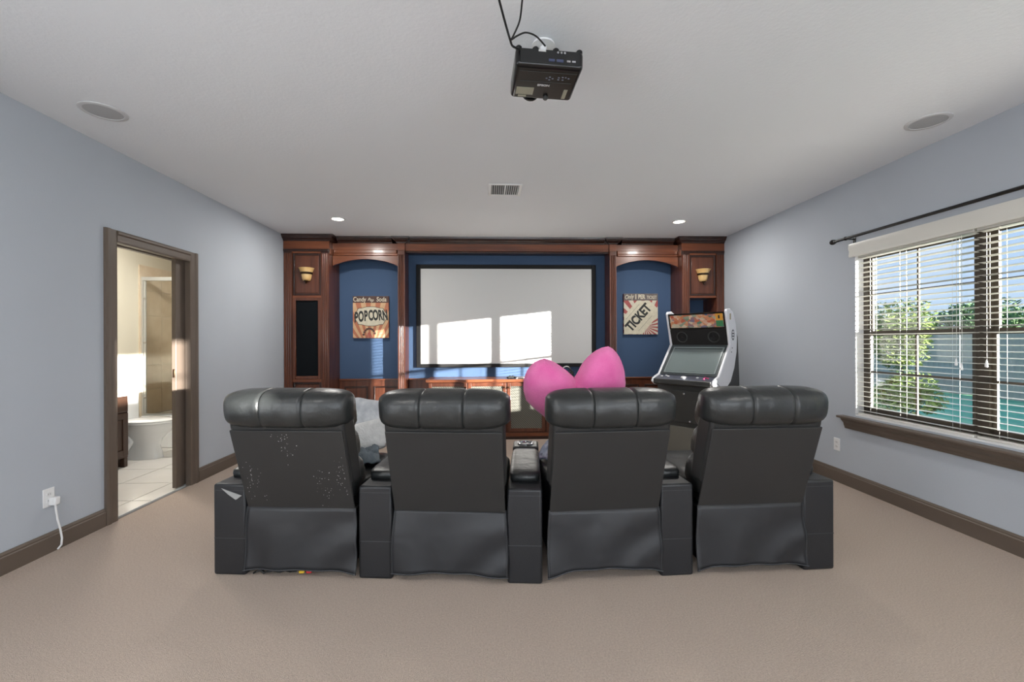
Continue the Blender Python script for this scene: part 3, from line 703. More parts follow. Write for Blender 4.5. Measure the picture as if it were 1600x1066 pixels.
# pillows and blankets on the first recliner
def pillow(name, label, c, r, rot, m, cat='pillow'):
    def pin(p):
        k = 1+.16*((p.x/r[0])**2)*((p.z/r[2])**2)
        th = 1-.55*max(abs(p.x/r[0])**3, abs(p.z/r[2])**3)
        return Vector((p.x*k, p.y*max(th, .25)+.006*math.sin(40*p.x)*math.sin(33*p.z), p.z*k))
    o = MB().sell((0, 0, 0), r, .45, .45, 48, 22, fn=pin).build(name, m, None, smooth=80); o.location = c; o.rotation_euler = rot
    return tag(o, label, cat)
pillow('pillow', 'mottled grey pillow standing behind the white fleece pillow', (-1.00, 3.46, .685), (.165, .07, .17), (-.25, .12, -.15), m_pillow)
pillow('pillow', 'white fleece pillow leaning on the mottled grey pillow', (-.985, 3.28, .60), (.175, .06, .11), (-.35, -.22, -.1), m_pillow2)
def bl(u, v):
    x, y = -1+2*u, -1+2*v
    z = .035+.035*math.sin(6*x+3*y)+.022*math.sin(11*y-5*x)+.016*math.sin(17*x+9*y); z = abs(z)+.006
    return (x*.23, y*.2, z*(1-.5*max(abs(x), abs(y))**4))
o = MB().grid(bl, 36, 32).build('throw_blanket', m_blanket, None, smooth=80, solid=.012); o.location = (-1.03, 3.00, .50); o.rotation_euler = (0, 0, .3)
tag(o, 'crumpled slate grey throw blanket on the seat in front of the pillows', 'blanket')
o = MB().grid(bl, 36, 32).build('throw_blanket', mat('blue_grey_print_cloth', (122, 134, 160), .95, rgb2=(196, 200, 212), vscale=26, bump=.5, bscale=40, bdist=.012), None, smooth=80, solid=.012)
o.location = (.54, 3.04, .50); o.rotation_euler = (0, 0, -.4); o.scale = (.95, .8, 1.1)
tag(o, 'crumpled blue-grey patterned blanket on the pink heart seat', 'blanket')

# ------------------------------------------------------------------ arcade machine
RZ_A = math.radians(-50)
arc = thing('arcade_machine', 'white sided upright arcade machine with black speaker panel', 'arcade machine', (1.84*1.15, 4.178*1.15, CH*(1-1.15)), RZ_A); arc.scale = (1.15, 1.15, 1.15)
hw = .29
side = [(-.035, .895), (-.02, .935), (.03, .955), (.10, .975), (.36, 1.275), (.315, 1.44), (.27, 1.60), (.285, 1.622), (.36, 1.63), (.44, 1.60), (.50, 1.48), (.53, 1.34), (.52, 1.2), (.46, 1.04), (.37, .91), (.29, .865), (.02, .865)]
for s in (-1, 1):
    MB().prism(side, 'x', s*hw, s*(hw+.028)).build('side_panel', m_arcw, arc, bevel=.010, seg=3)
# dark carcass behind the white wings
MB().prism([(.05, .45), (.05, .90), (.12, .965), (.375, 1.26), (.33, 1.44), (.285, 1.595), (.40, 1.60), (.62, 1.35), (.66, .9), (.66, .45)], 'x', -hw+.001, hw-.001).build('cabinet_body', m_arcb, arc)
# marquee
n0, n1 = Vector((0, .322, 1.435)), Vector((0, .278, 1.597))
dm = (n1-n0).normalized(); nm = Vector((0, -dm.z, dm.y))
def slab(name, m, x0, x1, a, b_, n_off, th, parent=arc, bevel=0):
    pts = [a+Vector((x0, 0, 0)), a+Vector((x1, 0, 0)), b_+Vector((x1, 0, 0)), b_+Vector((x0, 0, 0))]
    nn = (pts[1]-pts[0]).cross(pts[3]-pts[0]).normalized()
    if nn.y > 0: nn = -nn
    v = [p+nn*n_off for p in pts]+[p+nn*(n_off+th) for p in pts]
    return MB().add(v, [(3, 2, 1, 0), (4, 5, 6, 7), (0, 1, 5, 4), (1, 2, 6, 5), (2, 3, 7, 6), (3, 0, 4, 7)]).build(name, m, parent, bevel=bevel)
def lerp(a, b_, t_): return a+(b_-a)*t_
def marquee_mat():
    m = bpy.data.materials.new('marquee_print'); m.use_nodes = True; nt = m.node_tree; b = nt.nodes['Principled BSDF']; b.inputs['Roughness'].default_value = .3
    t = nt.nodes.new('ShaderNodeTexCoord'); nz = nt.nodes.new('ShaderNodeTexVoronoi'); nz.inputs['Scale'].default_value = 26
    mp = nt.nodes.new('ShaderNodeMapping'); mp.inputs['Scale'].default_value = (1, 1.5, 1.5)
    rp = nt.nodes.new('ShaderNodeValToRGB'); els = rp.color_ramp.elements
    cols = [(0, (70, 110, 150)), (.25, (196, 120, 80)), (.45, (216, 160, 120)), (.6, (190, 88, 62)), (.8, (226, 206, 180)), (1, (84, 130, 110))]
    els[0].position, els[0].color = 0, (*s2l(cols[0][1]), 1); els[1].position, els[1].color = 1, (*s2l(cols[-1][1]), 1)
    for p, c in cols[1:-1]: e = els.new(p); e.color = (*s2l(c), 1)
    sp = nt.nodes.new('ShaderNodeSeparateColor')
    nt.links.new(t.outputs['Object'], mp.inputs[0]); nt.links.new(mp.outputs[0], nz.inputs['Vector']); nt.links.new(nz.outputs['Color'], sp.inputs[0]); nt.links.new(sp.outputs[0], rp.inputs[0]); nt.links.new(rp.outputs[0], b.inputs['Base Color'])
    return m
slab('marquee_frame', m_blackg, -hw+.001, hw-.001, n0, n1, .0, .008)
slab('marquee', marquee_mat(), -hw+.018, hw-.012, lerp(n0, n1, .10), lerp(n0, n1, .90), .008, .004)
slab('marquee_corner_badge', mat('badge_orange', (224, 160, 60), .4), hw-.082, hw-.014, lerp(n0, n1, .52), lerp(n0, n1, .92), .012, .002)
slab('marquee_badge_figure', m_ink, hw-.058, hw-.042, lerp(n0, n1, .62), lerp(n0, n1, .82), .014, .001)
slab('marquee_corner_strip', mat('badge_green', (60, 128, 84), .4), hw-.082, hw-.014, lerp(n0, n1, .14), lerp(n0, n1, .50), .012, .002)
# speaker panel
s0, s1 = Vector((0, .372, 1.272)), Vector((0, .324, 1.43))
sp_ = slab('speaker_panel', m_black, -hw+.001, hw-.001, s0, s1, .002, .006)
for x in (-.165, .165):
    c0 = lerp(s0, s1, .52); ring = []
    for rr_ in (.058, .052, .04, .03, .018):
        mb = MB(); ptsr = []
        for k in range(25):
            a = 2*PI*k/24; ptsr.append(c0+Vector((x+rr_*math.cos(a), 0, 0))+(s1-s0).normalized()*rr_*math.sin(a)+nm*.011)
        mb.tube(ptsr, .0022, 5); mb.build('speaker_ring', m_arcb if rr_ > .05 else m_blackg, sp_, smooth=60)
# monitor bezel and glass
b0, b1 = Vector((0, .10, .966)), Vector((0, .372, 1.268))
slab('bezel', mat('bezel_grey', (72, 78, 80), .25), -hw+.001, hw-.001, b0, b1, .002, .004)
slab('monitor_glass', m_crt, -hw+.05, hw-.03, lerp(b0, b1, .10), lerp(b0, b1, .84), .006, .003)
for (x0, x1, f0, f1) in ((-hw+.038, -hw+.05, .06, .9), (hw-.03, hw-.018, .06, .9), (-hw+.038, hw-.018, .87, .905), (-hw+.038, hw-.018, .055, .08)):
    slab('bezel_edge', mat('bezel_light', (136, 146, 146), .25), x0, x1, lerp(b0, b1, f0), lerp(b0, b1, f1), .006, .008)
# control panel
c0, c1 = Vector((0, -.03, .925)), Vector((0, .10, .962))
cp = slab('control_panel', mat('control_panel_print', (64, 66, 76), .35, rgb2=(92, 96, 112), vscale=18), -hw+.001, hw-.001, c0, c1, -.03, .032)
MB().prism([(-.035, .885), (-.035, .925), (-.03, .93), (.06, .93), (.06, .87), (.0, .87)], 'x', -hw+.001, hw-.001).build('control_lip', m_arcb, arc, bevel=.004)
def cpp(x, f, h): return lerp(c0, c1, f)+Vector((x, 0, 0))+Vector((0, -.27, .96))*h
for x, f, r, cc in ((-.235, .55, .012, 'w'), (-.20, .75, .012, 'w'), (-.17, .6, .014, 'w'), (.0, .5, .03, 'ball'), (.13, .6, .014, 'w'), (.20, .45, .012, 'p'), (.23, .6, .012, 'p'), (.20, .75, .012, 'p')):
    mm = m_white if cc in ('w', 'ball') else mat('pink_button', (206, 70, 120), .35)
    MB().sell(cpp(x, f, .006), (r, r, r*.55), 1, 1, 14, 8).build('trackball' if cc == 'ball' else 'button', mm, cp, smooth=60)
# lower body with coin door, pedestal
MB().box(-.225, .225, .05, .64, .46, .87).build('lower_body', m_arcb, arc, bevel=.006)
cd = boxo('coin_door', mat('coin_door_panel', (50, 51, 50), .45), arc, -.14, .16, .040, .052, .50, .82, bevel=.006)
MB().lathe([(.004, 0), (.012, -.004), (.012, -.012), (.008, -.016)], (.0, .04, .79), 'y', 12).build('lock', m_chrome, cd, smooth=40)
MB().lathe([(.004, 0), (.008, -.003), (.008, -.009), (.004, -.012)], (.06, .04, .52), 'y', 12).build('lock', m_chrome, cd, smooth=40)
boxo('pedestal', m_arcg, arc, -.245, .245, .03, .66, CH*.15/1.15, .46, bevel=.008)
# side art on the right wing
ab = MB(); xo = hw+.0285
for (y, z, ry, rz_) in ((.42, 1.37, .035, .055),):
    ab.prism([(y+ry*math.cos(2*PI*k/24), z+rz_*math.sin(2*PI*k/24)) for k in range(24)], 'x', xo-.001, xo+.001)
ao = ab.build('side_emblem', mat('emblem_grey', (96, 98, 104), .4), arc)
for dz in (-.028, 0, .028): boxo('emblem_bar', m_arcw, ao, xo+.001, xo+.002, .40, .44, 1.37+dz-.006, 1.37+dz+.006)
boxo('side_sticker', mat('sticker_tan', (176, 164, 132), .5), arc, xo-.001, xo+.001, .34, .37, 1.52, 1.58)
for y, z in ((.06, .90), (.09, .885), (.40, 1.24), (.38, 1.20)):
    MB().lathe([(.006, -.001), (.006, .002), (.003, .003)], (xo, y, z), 'x', 8).build('side_screw', m_arcb, arc)

# ------------------------------------------------------------------ ceiling fixtures
def can_light(label, x, y, watts):
    t = thing('recessed_light', label, 'ceiling light', (x, y, ZC))
    MB().lathe([(.086, 0), (.086, -.006), (.078, -.009), (.066, -.006), (.064, 0)], seg=32, caps=False).build('trim_ring', m_white, t, smooth=50)
    MB().lathe([(.065, -.002), (.0, -.0021)], seg=28, caps=False).build('lens', mat('lit_lens', (255, 250, 240), .5, emit=(255, 247, 232), estr=6), t)
    l = light('lamp', 'AREA', (0, 0, -.014), (0, 0, -1), watts, (1, .97, .92), shape='DISK', size=.13); l.parent = t
can_light('lit recessed ceiling light nearest the popcorn sign', -1.81, 5.10, 19)
can_light('lit recessed ceiling light nearest the ticket sign', 2.215, 5.10, 19)
can_light('added recessed fill light over the doorway end, behind the seats', -1.81, .4, 19)  # out of view, added to brighten the room
can_light('added recessed fill light over the window end, behind the seats', 2.215, .4, 19)  # second unseen lamp added as fill
def ceil_speaker(label, x, y):
    t = thing('ceiling_speaker', label, 'speaker', (x, y, ZC))
    MB().lathe([(.118, 0), (.118, -.004), (.112, -.007), (.096, -.007), (.094, -.003)], seg=40, caps=False).build('trim_ring', mat('speaker_trim', (206, 206, 208), .6), t, smooth=50)
    MB().lathe([(.095, -.004), (.05, -.006), (0, -.0065)], seg=36, caps=False).build('grille', m_ring, t, smooth=60)
ceil_speaker('round flush ceiling speaker near the wall with the doorway', -2.40, 2.765)
ceil_speaker('round flush ceiling speaker near the wall with the window', 2.832, 2.712)
# vent
t = thing('ceiling_vent', 'white rectangular air register with two banks of fins', 'vent', (.103, 4.07, ZC), .02)
W, D = .155, .155
MB().box(-W, -W+.028, -D, D, -.008, 0).box(W-.028, W, -D, D, -.008, 0).box(-W+.028, W-.028, -D, -D+.024, -.008, 0).box(-W+.028, W-.028, D-.024, D, -.008, 0).box(-.007, .007, -D+.024, D-.024, -.008, 0).build('frame', m_white, t, bevel=.003)
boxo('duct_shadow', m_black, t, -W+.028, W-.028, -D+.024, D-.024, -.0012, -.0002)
fin = None
for s in (-1, 1):
    for i in range(6):
        x = s*(.018+.0195*i)
        if fin is None: fin = boxo('fin', m_white, t, -.0012, .0012, -D+.024, D-.024, -.008, .006); fin.location = (x, 0, 0); fin.rotation_euler = (0, -s*.6, 0)
        else: share(fin, 'fin', t, (x, 0, 0), (0, -s*.6, 0))
# projector
pj = thing('projector', 'black ceiling projector hung under a white mount', 'projector', (.243, 2.01, ZC), .06)
pj.rotation_euler = (0, math.radians(1.2), math.radians(3))
zt, zb = -.145, -.228
body = MB().box(-.15, .15, -.13, .13, zb, zt).build('body', m_blackg, pj, bevel=.018, seg=4)
MB().lathe([(.055, -.002), (.055, -.01), (.02, -.014)], (0, .06, 0), seg=24).build('ceiling_plate', m_white, pj, smooth=40)
MB().tube([(0, .06, -.01), (0, .06, -.11)], .016, 12).build('pole', m_white, pj, smooth=40)
MB().box(-.07, .07, -.01, .11, -.125, -.112).box(-.07, -.05, -.01, .11, -.15, -.12).box(.05, .07, -.01, .11, -.15, -.12).build('mount_bracket', m_black, pj, bevel=.003)
for x in (-.135, -.06, .03, .135): MB().lathe([(.014, zt-.004), (.014, zt+.006), (.008, zt+.012)], (x, -.11, 0), seg=12).build('corner_foot', m_black, pj, smooth=40)
boxo('rear_panel', m_black, body, -.13, .135, -.1325, -.129, zb+.012, zt-.01, bevel=.002)
for x in (.035, .05, .065): MB().lathe([(.005, -.001), (.005, .004), (.003, .005)], (x, -.137, zt-.022), 'y', 10).build('audio_jack', m_chrome, body)
for x, w in ((-.005, .026), (.03, .03)): boxo('video_port', mat('port_blue', (60, 66, 92), .4), body, x, x+w, -.1345, -.132, zb+.022, zb+.034)
for x in (.075, .098): boxo('usb_port', m_chrome, body, x, x+.016, -.1345, -.132, zb+.024, zb+.032)
boxo('rear_label', m_grey, body, -.05, -.018, -.1345, -.132, zt-.02, zt-.012)
m_plab = mat('spec_label', (158, 156, 138), .6)
boxo('spec_label', m_plab, body, -.128, -.045, .03, .088, zb-.0012, zb+.001); boxo('spec_label', m_plab, body, -.115, -.075, .094, .108, zb-.0012, zb+.001); boxo('spec_label', m_plab, body, .098, .116, .03, .105, zb-.0012, zb+.001)
text('brand_lettering', 'EPSON', mat('pale_print', (200, 200, 200), .5), body, .019, (-.005, .006, zb-.001), rot=(PI, 0, 0), bold=.0006)
for k, (x, y) in enumerate(((.0, -.05), (.014, -.06), (.028, -.05), (.014, -.04), (.055, -.06), (.072, -.064), (.086, -.064), (.1, -.058), (.055, -.045), (.075, -.045))):
    boxo('control_key', mat('key_grey', (120, 124, 140), .5), body, x-.004, x+.004, y-.0025, y+.0025, zb-.0015, zb+.001)
MB().box(-.12, .12, -.022, -.020, zb-.0015, zb+.001).box(-.13, .13, -.094, -.092, zb-.0015, zb+.001).build('panel_seam', m_arcb, body)
MB().lathe([(.012, zb), (.012, zb-.01), (.008, zb-.014)], (.02, .10, 0), seg=12).build('front_foot', m_arcb, body, smooth=40)
MB().lathe([(.045, 0), (.045, .012), (.036, .016), (.03, .006)], (-.05, .13, (zt+zb)/2), 'y', 20).build('lens', m_blackg, body, smooth=40)
# hanging cables
t = thing('projector_cable', 'pair of black cables looping from the ceiling to the projector', 'cable', (.05, 1.6, ZC))
def path(pp):
    P = [px(u, v, y) for u, v, y in pp]; out_ = []
    for i in range(len(P)-1):
        p0, p1, p2, p3 = P[max(i-1, 0)], P[i], P[i+1], P[min(i+2, len(P)-1)]
        for k in range(8):
            s = k/8; out_.append(.5*((2*p1)+(p2-p0)*s+(2*p0-5*p1+4*p2-p3)*s*s+(3*p1-p0-3*p2+p3)*s**3)-Vector((.05, 1.6, ZC)))
    out_.append(P[-1]-Vector((.05, 1.6, ZC))); return out_
MB().tube([(-.055, -.17, -.002)]+path([(776, -18, 1.62), (781, 4, 1.66), (790, 38, 1.74), (797, 62, 1.78), (801, 72, 1.82), (812, 77, 1.87)]), .0045, 8).build('cable', m_cable, t, smooth=60)
MB().tube([(.0, -.17, -.002)]+path([(818, -20, 1.62), (816, 0, 1.65), (812, 32, 1.72), (803, 54, 1.76), (799, 62, 1.78), (808, 56, 1.79), (822, 51, 1.80), (838, 57, 1.83), (852, 72, 1.87)]), .0035, 8).build('cable', m_cable, t, smooth=60)

# ------------------------------------------------------------------ outlets and cords
def outlet(label, x, s, y, z):
    t = thing('wall_outlet', label, 'outlet', (x, y, z))
    boxo('cover_plate', m_white, t, 0, s*.006, -.036, .036, -.058, .058, bevel=.003)
    for dz in (-.02, .02):
        so = MB().prism([(.017*math.cos(2*PI*k/16)*1.0, dz+.0145*math.sin(2*PI*k/16)) for k in range(16)], 'x', s*.006, s*.008).build('socket', mat('socket_white', (222, 222, 222), .4), t)
        for dy in (-.006, .006): boxo('slot', m_black, so, s*.008, s*.0083, dy-.001, dy+.001, dz-.004, dz+.006)
    return t
outlet('white wall outlet with a plugged cord beside the door casing', XL, 1, 2.83, .345)
outlet('white wall outlet beneath the window sill beside the recliners', XR, -1, 3.905, .345)
t = thing('power_cord', 'white power cord hanging from the wall outlet to the carpet', 'cord', (XL, 2.84, 0))
boxo('plug', m_white, t, .0085, .05, -.018, .018, .295, .345, bevel=.006)
MB().tube([(.034, .0, .30), (.036, .002, .26), (.034, .012, .2), (.036, .028, .13), (.040, .034, .07), (.042, .028, .03), (.03, .018, .008)], .0055, 8).build('cord', m_white, t, smooth=60)

# ------------------------------------------------------------------ bathroom seen through the doorway
BX, BY0, BY1 = -4.40, 2.7, 6.262
struct(boxo('wall_bathroom_left', m_beige, None, BX-.1, BX, BY0, BY1, 0, ZC), 'cream bathroom wall behind the toilet', 'wall')
struct(boxo('wall_bathroom_front', m_beige, None, BX, XL-WT, BY0-.1, BY0, 0, ZC), 'cream bathroom wall beside the vanity', 'wall')
struct(boxo('wall_bathroom_back', m_beige, None, BX-.1, XL-WT-.001, BY1, BY1+.12, 0, ZC), 'cream wall at the end of the bathtub', 'wall')
bf = MB().box(BX, XL-.04, BY0, BY1, -.1, -.012).build('floor', m_grout); struct(bf, 'pale square tiled floor of the bathroom', 'floor')
# floor tiles as pieces of the floor
ft = None; tsz = .46
for i in range(4):
    for j in range(8):
        x0 = BX+i*tsz; y0 = BY0+.1+j*tsz
        x1 = min(x0+tsz, XL-.045); y1 = min(y0+tsz, BY1)
        if x1-x0 < .05 or y1-y0 < .05: continue
        boxo('tile', m_ftile, bf, x0+.004, x1-.004, y0+.004, y1-.004, -.012, .0)
struct(MB().box(XL-.05, XL-.035, DY0, DY1, -.01, .004).build('trim_1', m_grey), 'thin pale threshold strip between carpet and tile', 'trim')
# shower surround tiles
TY0 = 5.54
def wall_tiles(s_, fixed, horiz0, horiz1, z0, z1, plane, nh, nv):
    for i in range(nh):
        for j in range(nv):
            a0, a1 = horiz0+(horiz1-horiz0)*i/nh+.002, horiz0+(horiz1-horiz0)*(i+1)/nh-.002
            b0, b1 = z0+(z1-z0)*j/nv+.002, z0+(z1-z0)*(j+1)/nv-.002
            if plane == 'x': boxo('tile', m_tile, s_, fixed, fixed+.012, a0, a1, b0, b1)
            else: boxo('tile', m_tile, s_, a0, a1, fixed-.012, fixed, b0, b1)
wall_tiles(bpy.data.objects['wall_bathroom_left'], BX, TY0, BY1-.013, .40, 2.28, 'x', 2, 6)
wall_tiles(bpy.data.objects['wall_bathroom_back'], BY1, BX+.013, XL-WT-.014, .40, 2.28, 'y', 5, 6)
wall_tiles(bpy.data.objects['wall_left'], XL-WT-.013, TY0, BY1-.013, .40, 2.28, 'x', 2, 6)
# bathtub
tub = thing('bathtub', 'white alcove bathtub behind the toilet', 'bathtub', (0, 0, 0))
TX1 = XL-WT-.003
rings = []
for ins, z in ((0, 0), (0, .385), (.004, .40), (.05, .40), (.075, .385), (.12, .12), (.2, .09)):
    x0, x1, y0, y1 = BX+.003+ins, TX1-ins, TY0+.01+ins*.9, BY1-.015-ins*.9
    rings.append([(x0, y0, z), (x1, y0, z), (x1, y1, z), (x0, y1, z)])
MB().rings(rings).build('tub_shell', m_ceram, tub, bevel=.012, seg=2)
# glass tub doors
gd = thing('shower_door', 'silver framed sliding glass door on the bathtub', 'shower door', (0, 0, 0))
gy = TY0+.045
al = mat('brushed_aluminium', (206, 208, 208), .3, metal=.7)
MB().box(BX+.014, TX1-.014, gy-.018, gy+.018, .402, .425).build('bottom_track', al, gd); MB().box(BX+.014, TX1-.014, gy-.02, gy+.02, 2.085, 2.13).build('header_rail', al, gd)
MB().box(BX+.014, BX+.034, gy-.018, gy+.018, .425, 2.085).build('side_post', al, gd)
for a, b_, dy in ((BX+.05, BX+.80, -.008), (BX+.70, TX1-.02, .008)):
    g = MB().box(a, b_, gy+dy-.002, gy+dy+.002, .43, 2.08).build('glass_panel', m_sglass, gd)
    MB().box(a-.012, a+.012, gy+dy-.008, gy+dy+.008, .43, 2.08).box(b_-.012, b_+.012, gy+dy-.008, gy+dy+.008, .43, 2.08).build('panel_frame', al, g)
    for z in (.62, 1.3, 1.85): boxo('clamp', m_chrome, g, a-.014, a+.014, gy+dy-.012, gy+dy-.008, z, z+.02)
# fittings on the shower wall (project into the tub from the shared wall)
fx = XL-WT-.016
t = thing('shower_fitting', 'chrome shower on a bent arm above the tub', 'shower', (fx, 5.92, 2.02))
MB().tube([(0, 0, 0), (-.06, 0, .02), (-.12, 0, -.01), (-.15, 0, -.05)], .009, 8).build('arm', m_chrome, t, smooth=60)
MB().tube([(-.15, 0, -.05), (-.175, 0, -.085), (-.18, 0, -.095)], [.014, .034, .036], 14).build('head', m_chrome, t, smooth=40)
t = thing('tub_faucet', 'chrome tub spout with round valve above it', 'faucet', (fx, 5.92, .64))
MB().tube([(0, 0, 0), (-.10, 0, 0), (-.15, 0, -.012), (-.165, 0, -.035)], [.026, .026, .024, .02], 12).build('spout', m_chrome, t, smooth=60)
MB().lathe([(.075, 0), (.075, -.008), (.03, -.014), (.028, -.05), (.012, -.055)], (0, 0, .2), 'x', 20).build('valve_plate', m_chrome, t, smooth=40)
MB().tube([(-.05, 0, .2), (-.055, -.1, .19)], .009, 8).build('lever', m_chrome, t, smooth=60)
t = thing('bathroom_fill_lamp', 'round white ceiling lamp added out of view to brighten the bathroom', 'ceiling light', (-3.62, 4.5, ZC))  # unseen lamp added to lift the dark bathroom
MB().lathe([(.15, 0), (.15, -.02), (.14, -.03)], seg=28).build('base', m_white, t, smooth=40)
MB().lathe([(.138, -.03), (.12, -.06), (.07, -.08), (0, -.086)], seg=28, caps=False).build('diffuser', mat('lit_diffuser', (255, 246, 228), .5, emit=(255, 244, 222), estr=4), t, smooth=60)
l_ = light('lamp', 'AREA', (0, 0, -.095), (0, 0, -1), 34, (1, .96, .9), shape='DISK', size=.3); l_.parent = t
# toilet (faces +x)
to = thing('toilet', 'white ceramic toilet facing the doorway side', 'toilet', (BX+.012, 5.10, 0))
MB().box(0, .19, -.21, .21, .40, .76).build('tank', m_ceram, to, bevel=.035, seg=4)
MB().box(-.005, .205, -.22, .22, .765, .80).build('tank_lid', m_ceram, to, bevel=.012, seg=3)
def oval(cx, cy, rx, ry, z, n_=28): return [(cx+rx*math.cos(2*PI*k/n_), cy+ry*math.sin(2*PI*k/n_), z) for k in range(n_)]
MB().rings([oval(.40, 0, .20, .10, 0), oval(.40, 0, .19, .094, .05), oval(.40, 0, .165, .085, .14), oval(.41, 0, .18, .10, .22), oval(.43, 0, .245, .155, .30), oval(.445, 0, .265, .18, .37), oval(.445, 0, .265, .182, .395)]).build('bowl', m_ceram, to, smooth=50)
MB().tube([(.26, -.10, .33), (.33, -.105, .2), (.27, -.105, .1), (.2, -.1, .06)], .03, 10).build('trapway', m_ceram, to, smooth=60)
MB().box(.05, .26, -.10, .10, .0, .40).build('rear_pedestal', m_ceram, to, bevel=.04, seg=4)
MB().rings([oval(.455, 0, .26, .188, .397), oval(.455, 0, .265, .192, .41), oval(.455, 0, .262, .19, .418)]).build('seat', m_ceram, to, smooth=40)
MB().rings([oval(.45, 0, .262, .19, .42), oval(.45, 0, .266, .193, .432), oval(.45, 0, .25, .18, .444), oval(.45, 0, .15, .1, .449)]).build('lid', m_ceram, to, smooth=50)
MB().tube([(.195, -.15, .70), (.215, -.15, .70), (.22, -.10, .695)], .007, 8).build('flush_lever', m_chrome, to, smooth=40)
# vanity (faces +x)
vn = thing('vanity_cabinet', 'espresso wood vanity cabinet just inside the doorway', 'vanity', (BX+.004, 0, 0))
VY1 = 4.76
boxo('body', m_vanity, vn, 0, .50, 3.55, VY1, .1, .75); boxo('toe_kick', m_vanity, vn, 0, .44, 3.55, VY1-.02, 0, .1); boxo('foot', m_vanity, vn, .455, .50, VY1-.045, VY1, 0, .1, bevel=.004)
boxo('countertop', m_ceram, vn, 0, .525, 3.54, VY1+.012, .75, .78, bevel=.006)
dr = boxo('drawer', m_vanity, vn, .50, .517, 4.25, VY1-.015, .585, .735, bevel=.004); MB().tube([(.517, 4.45, .66), (.54, 4.45, .66), (.54, 4.57, .66), (.517, 4.57, .66)], .005, 8).build('pull', m_chrome, dr, smooth=40)
dv = MB()
for q in ((4.25, 4.31, .125, .57), (VY1-.075, VY1-.015, .125, .57), (4.31, VY1-.075, .125, .185), (4.31, VY1-.075, .51, .57)): dv.box(.50, .518, q[0], q[1], q[2], q[3])
dvo = dv.build('door', m_vanity, vn, bevel=.003); boxo('door_panel', m_vanity, dvo, .50, .509, 4.315, VY1-.08, .19, .505, bevel=.004)
dr = boxo('drawer', m_vanity, vn, .50, .517, 3.6, 4.24, .585, .735, bevel=.004); dv = boxo('door', m_vanity, vn, .50, .517, 3.6, 4.24, .125, .57, bevel=.004)

# ------------------------------------------------------------------ outside the window
GZ = -.28
g = boxo('ground', m_grass, None, XR+WT+.01, 70, -60, 70, GZ-.2, GZ); struct(g, 'sunlit green lawn outside the window', 'lawn')
fn = thing('garden_fence', 'weathered plank fence at the end of the lawn', 'fence', (0, 0, 0))
FX = 13.5; pl0 = None
for i in range(150):
    y = -6+i*.16
    if pl0 is None: pl0 = boxo('plank', m_fence, fn, -.011, .011, -.0796, .0796, 0, 1.78); pl0.location = (FX, y, GZ)
    else: share(pl0, 'plank', fn, (FX, y, GZ+random.uniform(-.012, .012)))
for z in (.35, 1.45): boxo('rail', m_fence, fn, FX+.012, FX+.05, -6.1, 18, GZ+z, GZ+z+.09)
def foliage(n_, c, r, leaf, seed, lumps=9):
    rnd = random.Random(seed); mb = MB(); L_ = []
    for k in range(lumps):
        a, b_ = rnd.uniform(0, 2*PI), rnd.uniform(-.6, 1)
        L_.append((Vector((math.cos(a)*r[0]*.55*rnd.random(), math.sin(a)*r[1]*.55*rnd.random(), b_*r[2]*.6)), rnd.uniform(.35, .6)))
    for i in range(n_):
        o_, s = L_[i % lumps]
        d = Vector((rnd.gauss(0, 1), rnd.gauss(0, 1), rnd.gauss(0, 1))).normalized()*rnd.uniform(.5, 1)**.5
        p = Vector(c)+o_+Vector((d.x*r[0]*s, d.y*r[1]*s, d.z*r[2]*s))
        u = Vector((rnd.gauss(0, 1), rnd.gauss(0, 1), rnd.gauss(0, 1))).normalized(); w = u.orthogonal().normalized()
        l = leaf*rnd.uniform(.6, 1.3)
        mb.add([p-u*l, p+w*l*.45, p+u*l, p-w*l*.45], [(0, 1, 2, 3)])
    return mb
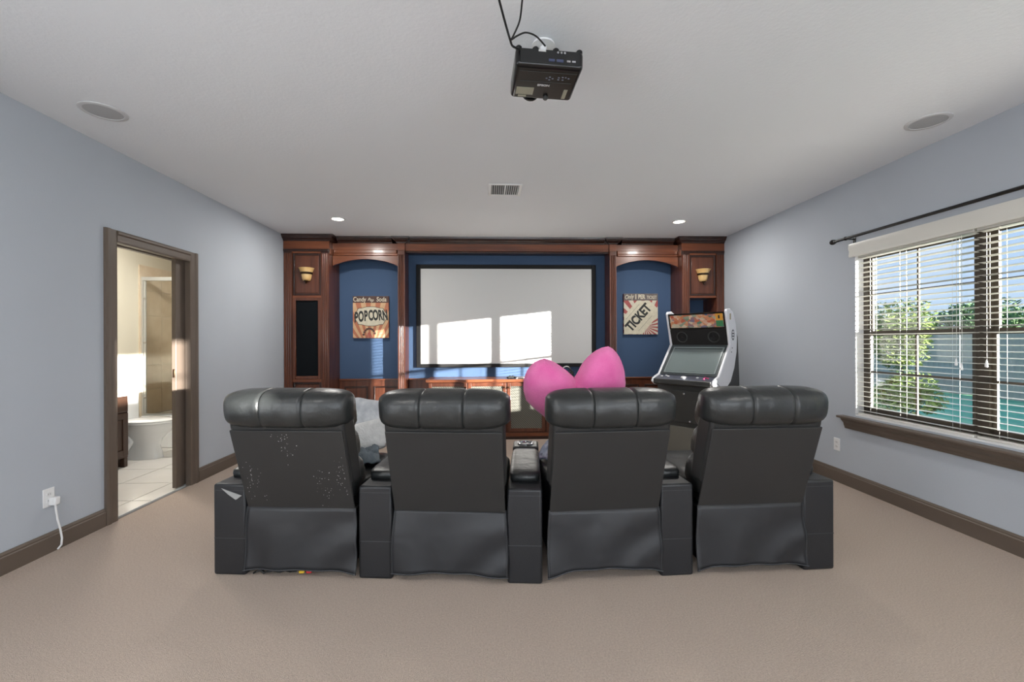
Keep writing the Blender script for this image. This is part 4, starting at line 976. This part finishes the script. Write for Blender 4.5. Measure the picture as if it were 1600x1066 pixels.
def tree(name, label, x, y, h, r, m, leaf, n_, seed, group=None, cat='tree', tr=.12):
    t = thing(name, label, cat, (x, y, GZ), 0, group)
    rnd = random.Random(seed)
    tk = MB().tube([(0, 0, 0), (.05*h*.3, .02, h*.3), (-.02*h, .03, h*.6), (.01, 0, h*.85)], [tr, tr*.8, tr*.5, tr*.15], 8)
    for k in range(6):
        a = rnd.uniform(0, 2*PI); z = h*rnd.uniform(.35, .7)
        tk.tube([(0, 0, z), (math.cos(a)*r*.4, math.sin(a)*r*.4, z+h*.12), (math.cos(a)*r*.7, math.sin(a)*r*.7, z+h*.2)], [tr*.35, tr*.2, tr*.06], 5)
    tk.build('trunk', m_bark, t, smooth=60)
    tag(foliage(n_, (0, 0, h*.68), (r, r, h*.36), leaf, seed+50).build('foliage', m, t), kind='stuff')
# far trees beyond the fence
far = [(25, 22.0, 3.6, 2.3), (30, 19.0, 3.4, 2.2), (26, 29.5, 3.4, 2.4), (21, 13.6, 3.0, 1.8), (24, 17.0, 2.9, 1.7), (31, 35.0, 3.8, 2.6), (20.5, 9.6, 2.8, 1.6), (31, 25.4, 3.7, 2.4)]
for i, (x, y, h, r) in enumerate(far):
    tree('tree', 'dark green broadleaf tree rising beyond the garden fence', x, y, h, r, m_leafd, .13, 3200, i, 'trees beyond the fence', tr=.2)
# young light-green tree near the window and low shrubs
tree('young_tree', 'slim yellow-green young tree close outside the window', 7.6, 7.75, 2.45, .75, m_leafl, .042, 5200, 21, tr=.03)
tree('shrub', 'yellow-green shrub by the lawn beneath the young tree', 6.2, 6.3, 1.1, .55, m_leafl, .036, 3800, 31, cat='shrub', tr=.025)
tree('shrub', 'darker green shrub nearest the window corner', 5.15, 6.05, .8, .45, m_leafd, .034, 2600, 41, cat='shrub', tr=.025)

def hg(u, v):  # unseen hedge added to cut the low sun at the side window
    a = 2*PI*u; b_ = PI/2*v
    k = 1+.05*math.sin(9*a+3*v)+.04*math.sin(23*a)*math.cos(17*v)
    sg = lambda q, e: math.copysign(abs(q)**e, q)
    return (.42*k*sg(math.cos(a), .5)*sg(math.cos(b_), .3), 1.25*k*sg(math.sin(a), .4)*sg(math.cos(b_), .3), 1.86*sg(math.sin(b_), .3)*(1+.01*math.sin(31*a)))
hd = MB().grid(hg, 72, 20).build('sun_blocking_hedge', mat('hedge_leaf', (58, 84, 46), .9, var=.3, vscale=30, bump=1, bscale=40, bdist=.05), None, smooth=80)
hd.location = (4.25, -3.5, GZ); tag(hd, 'dense hedge added out of view to block low sun at the narrow window', 'hedge')
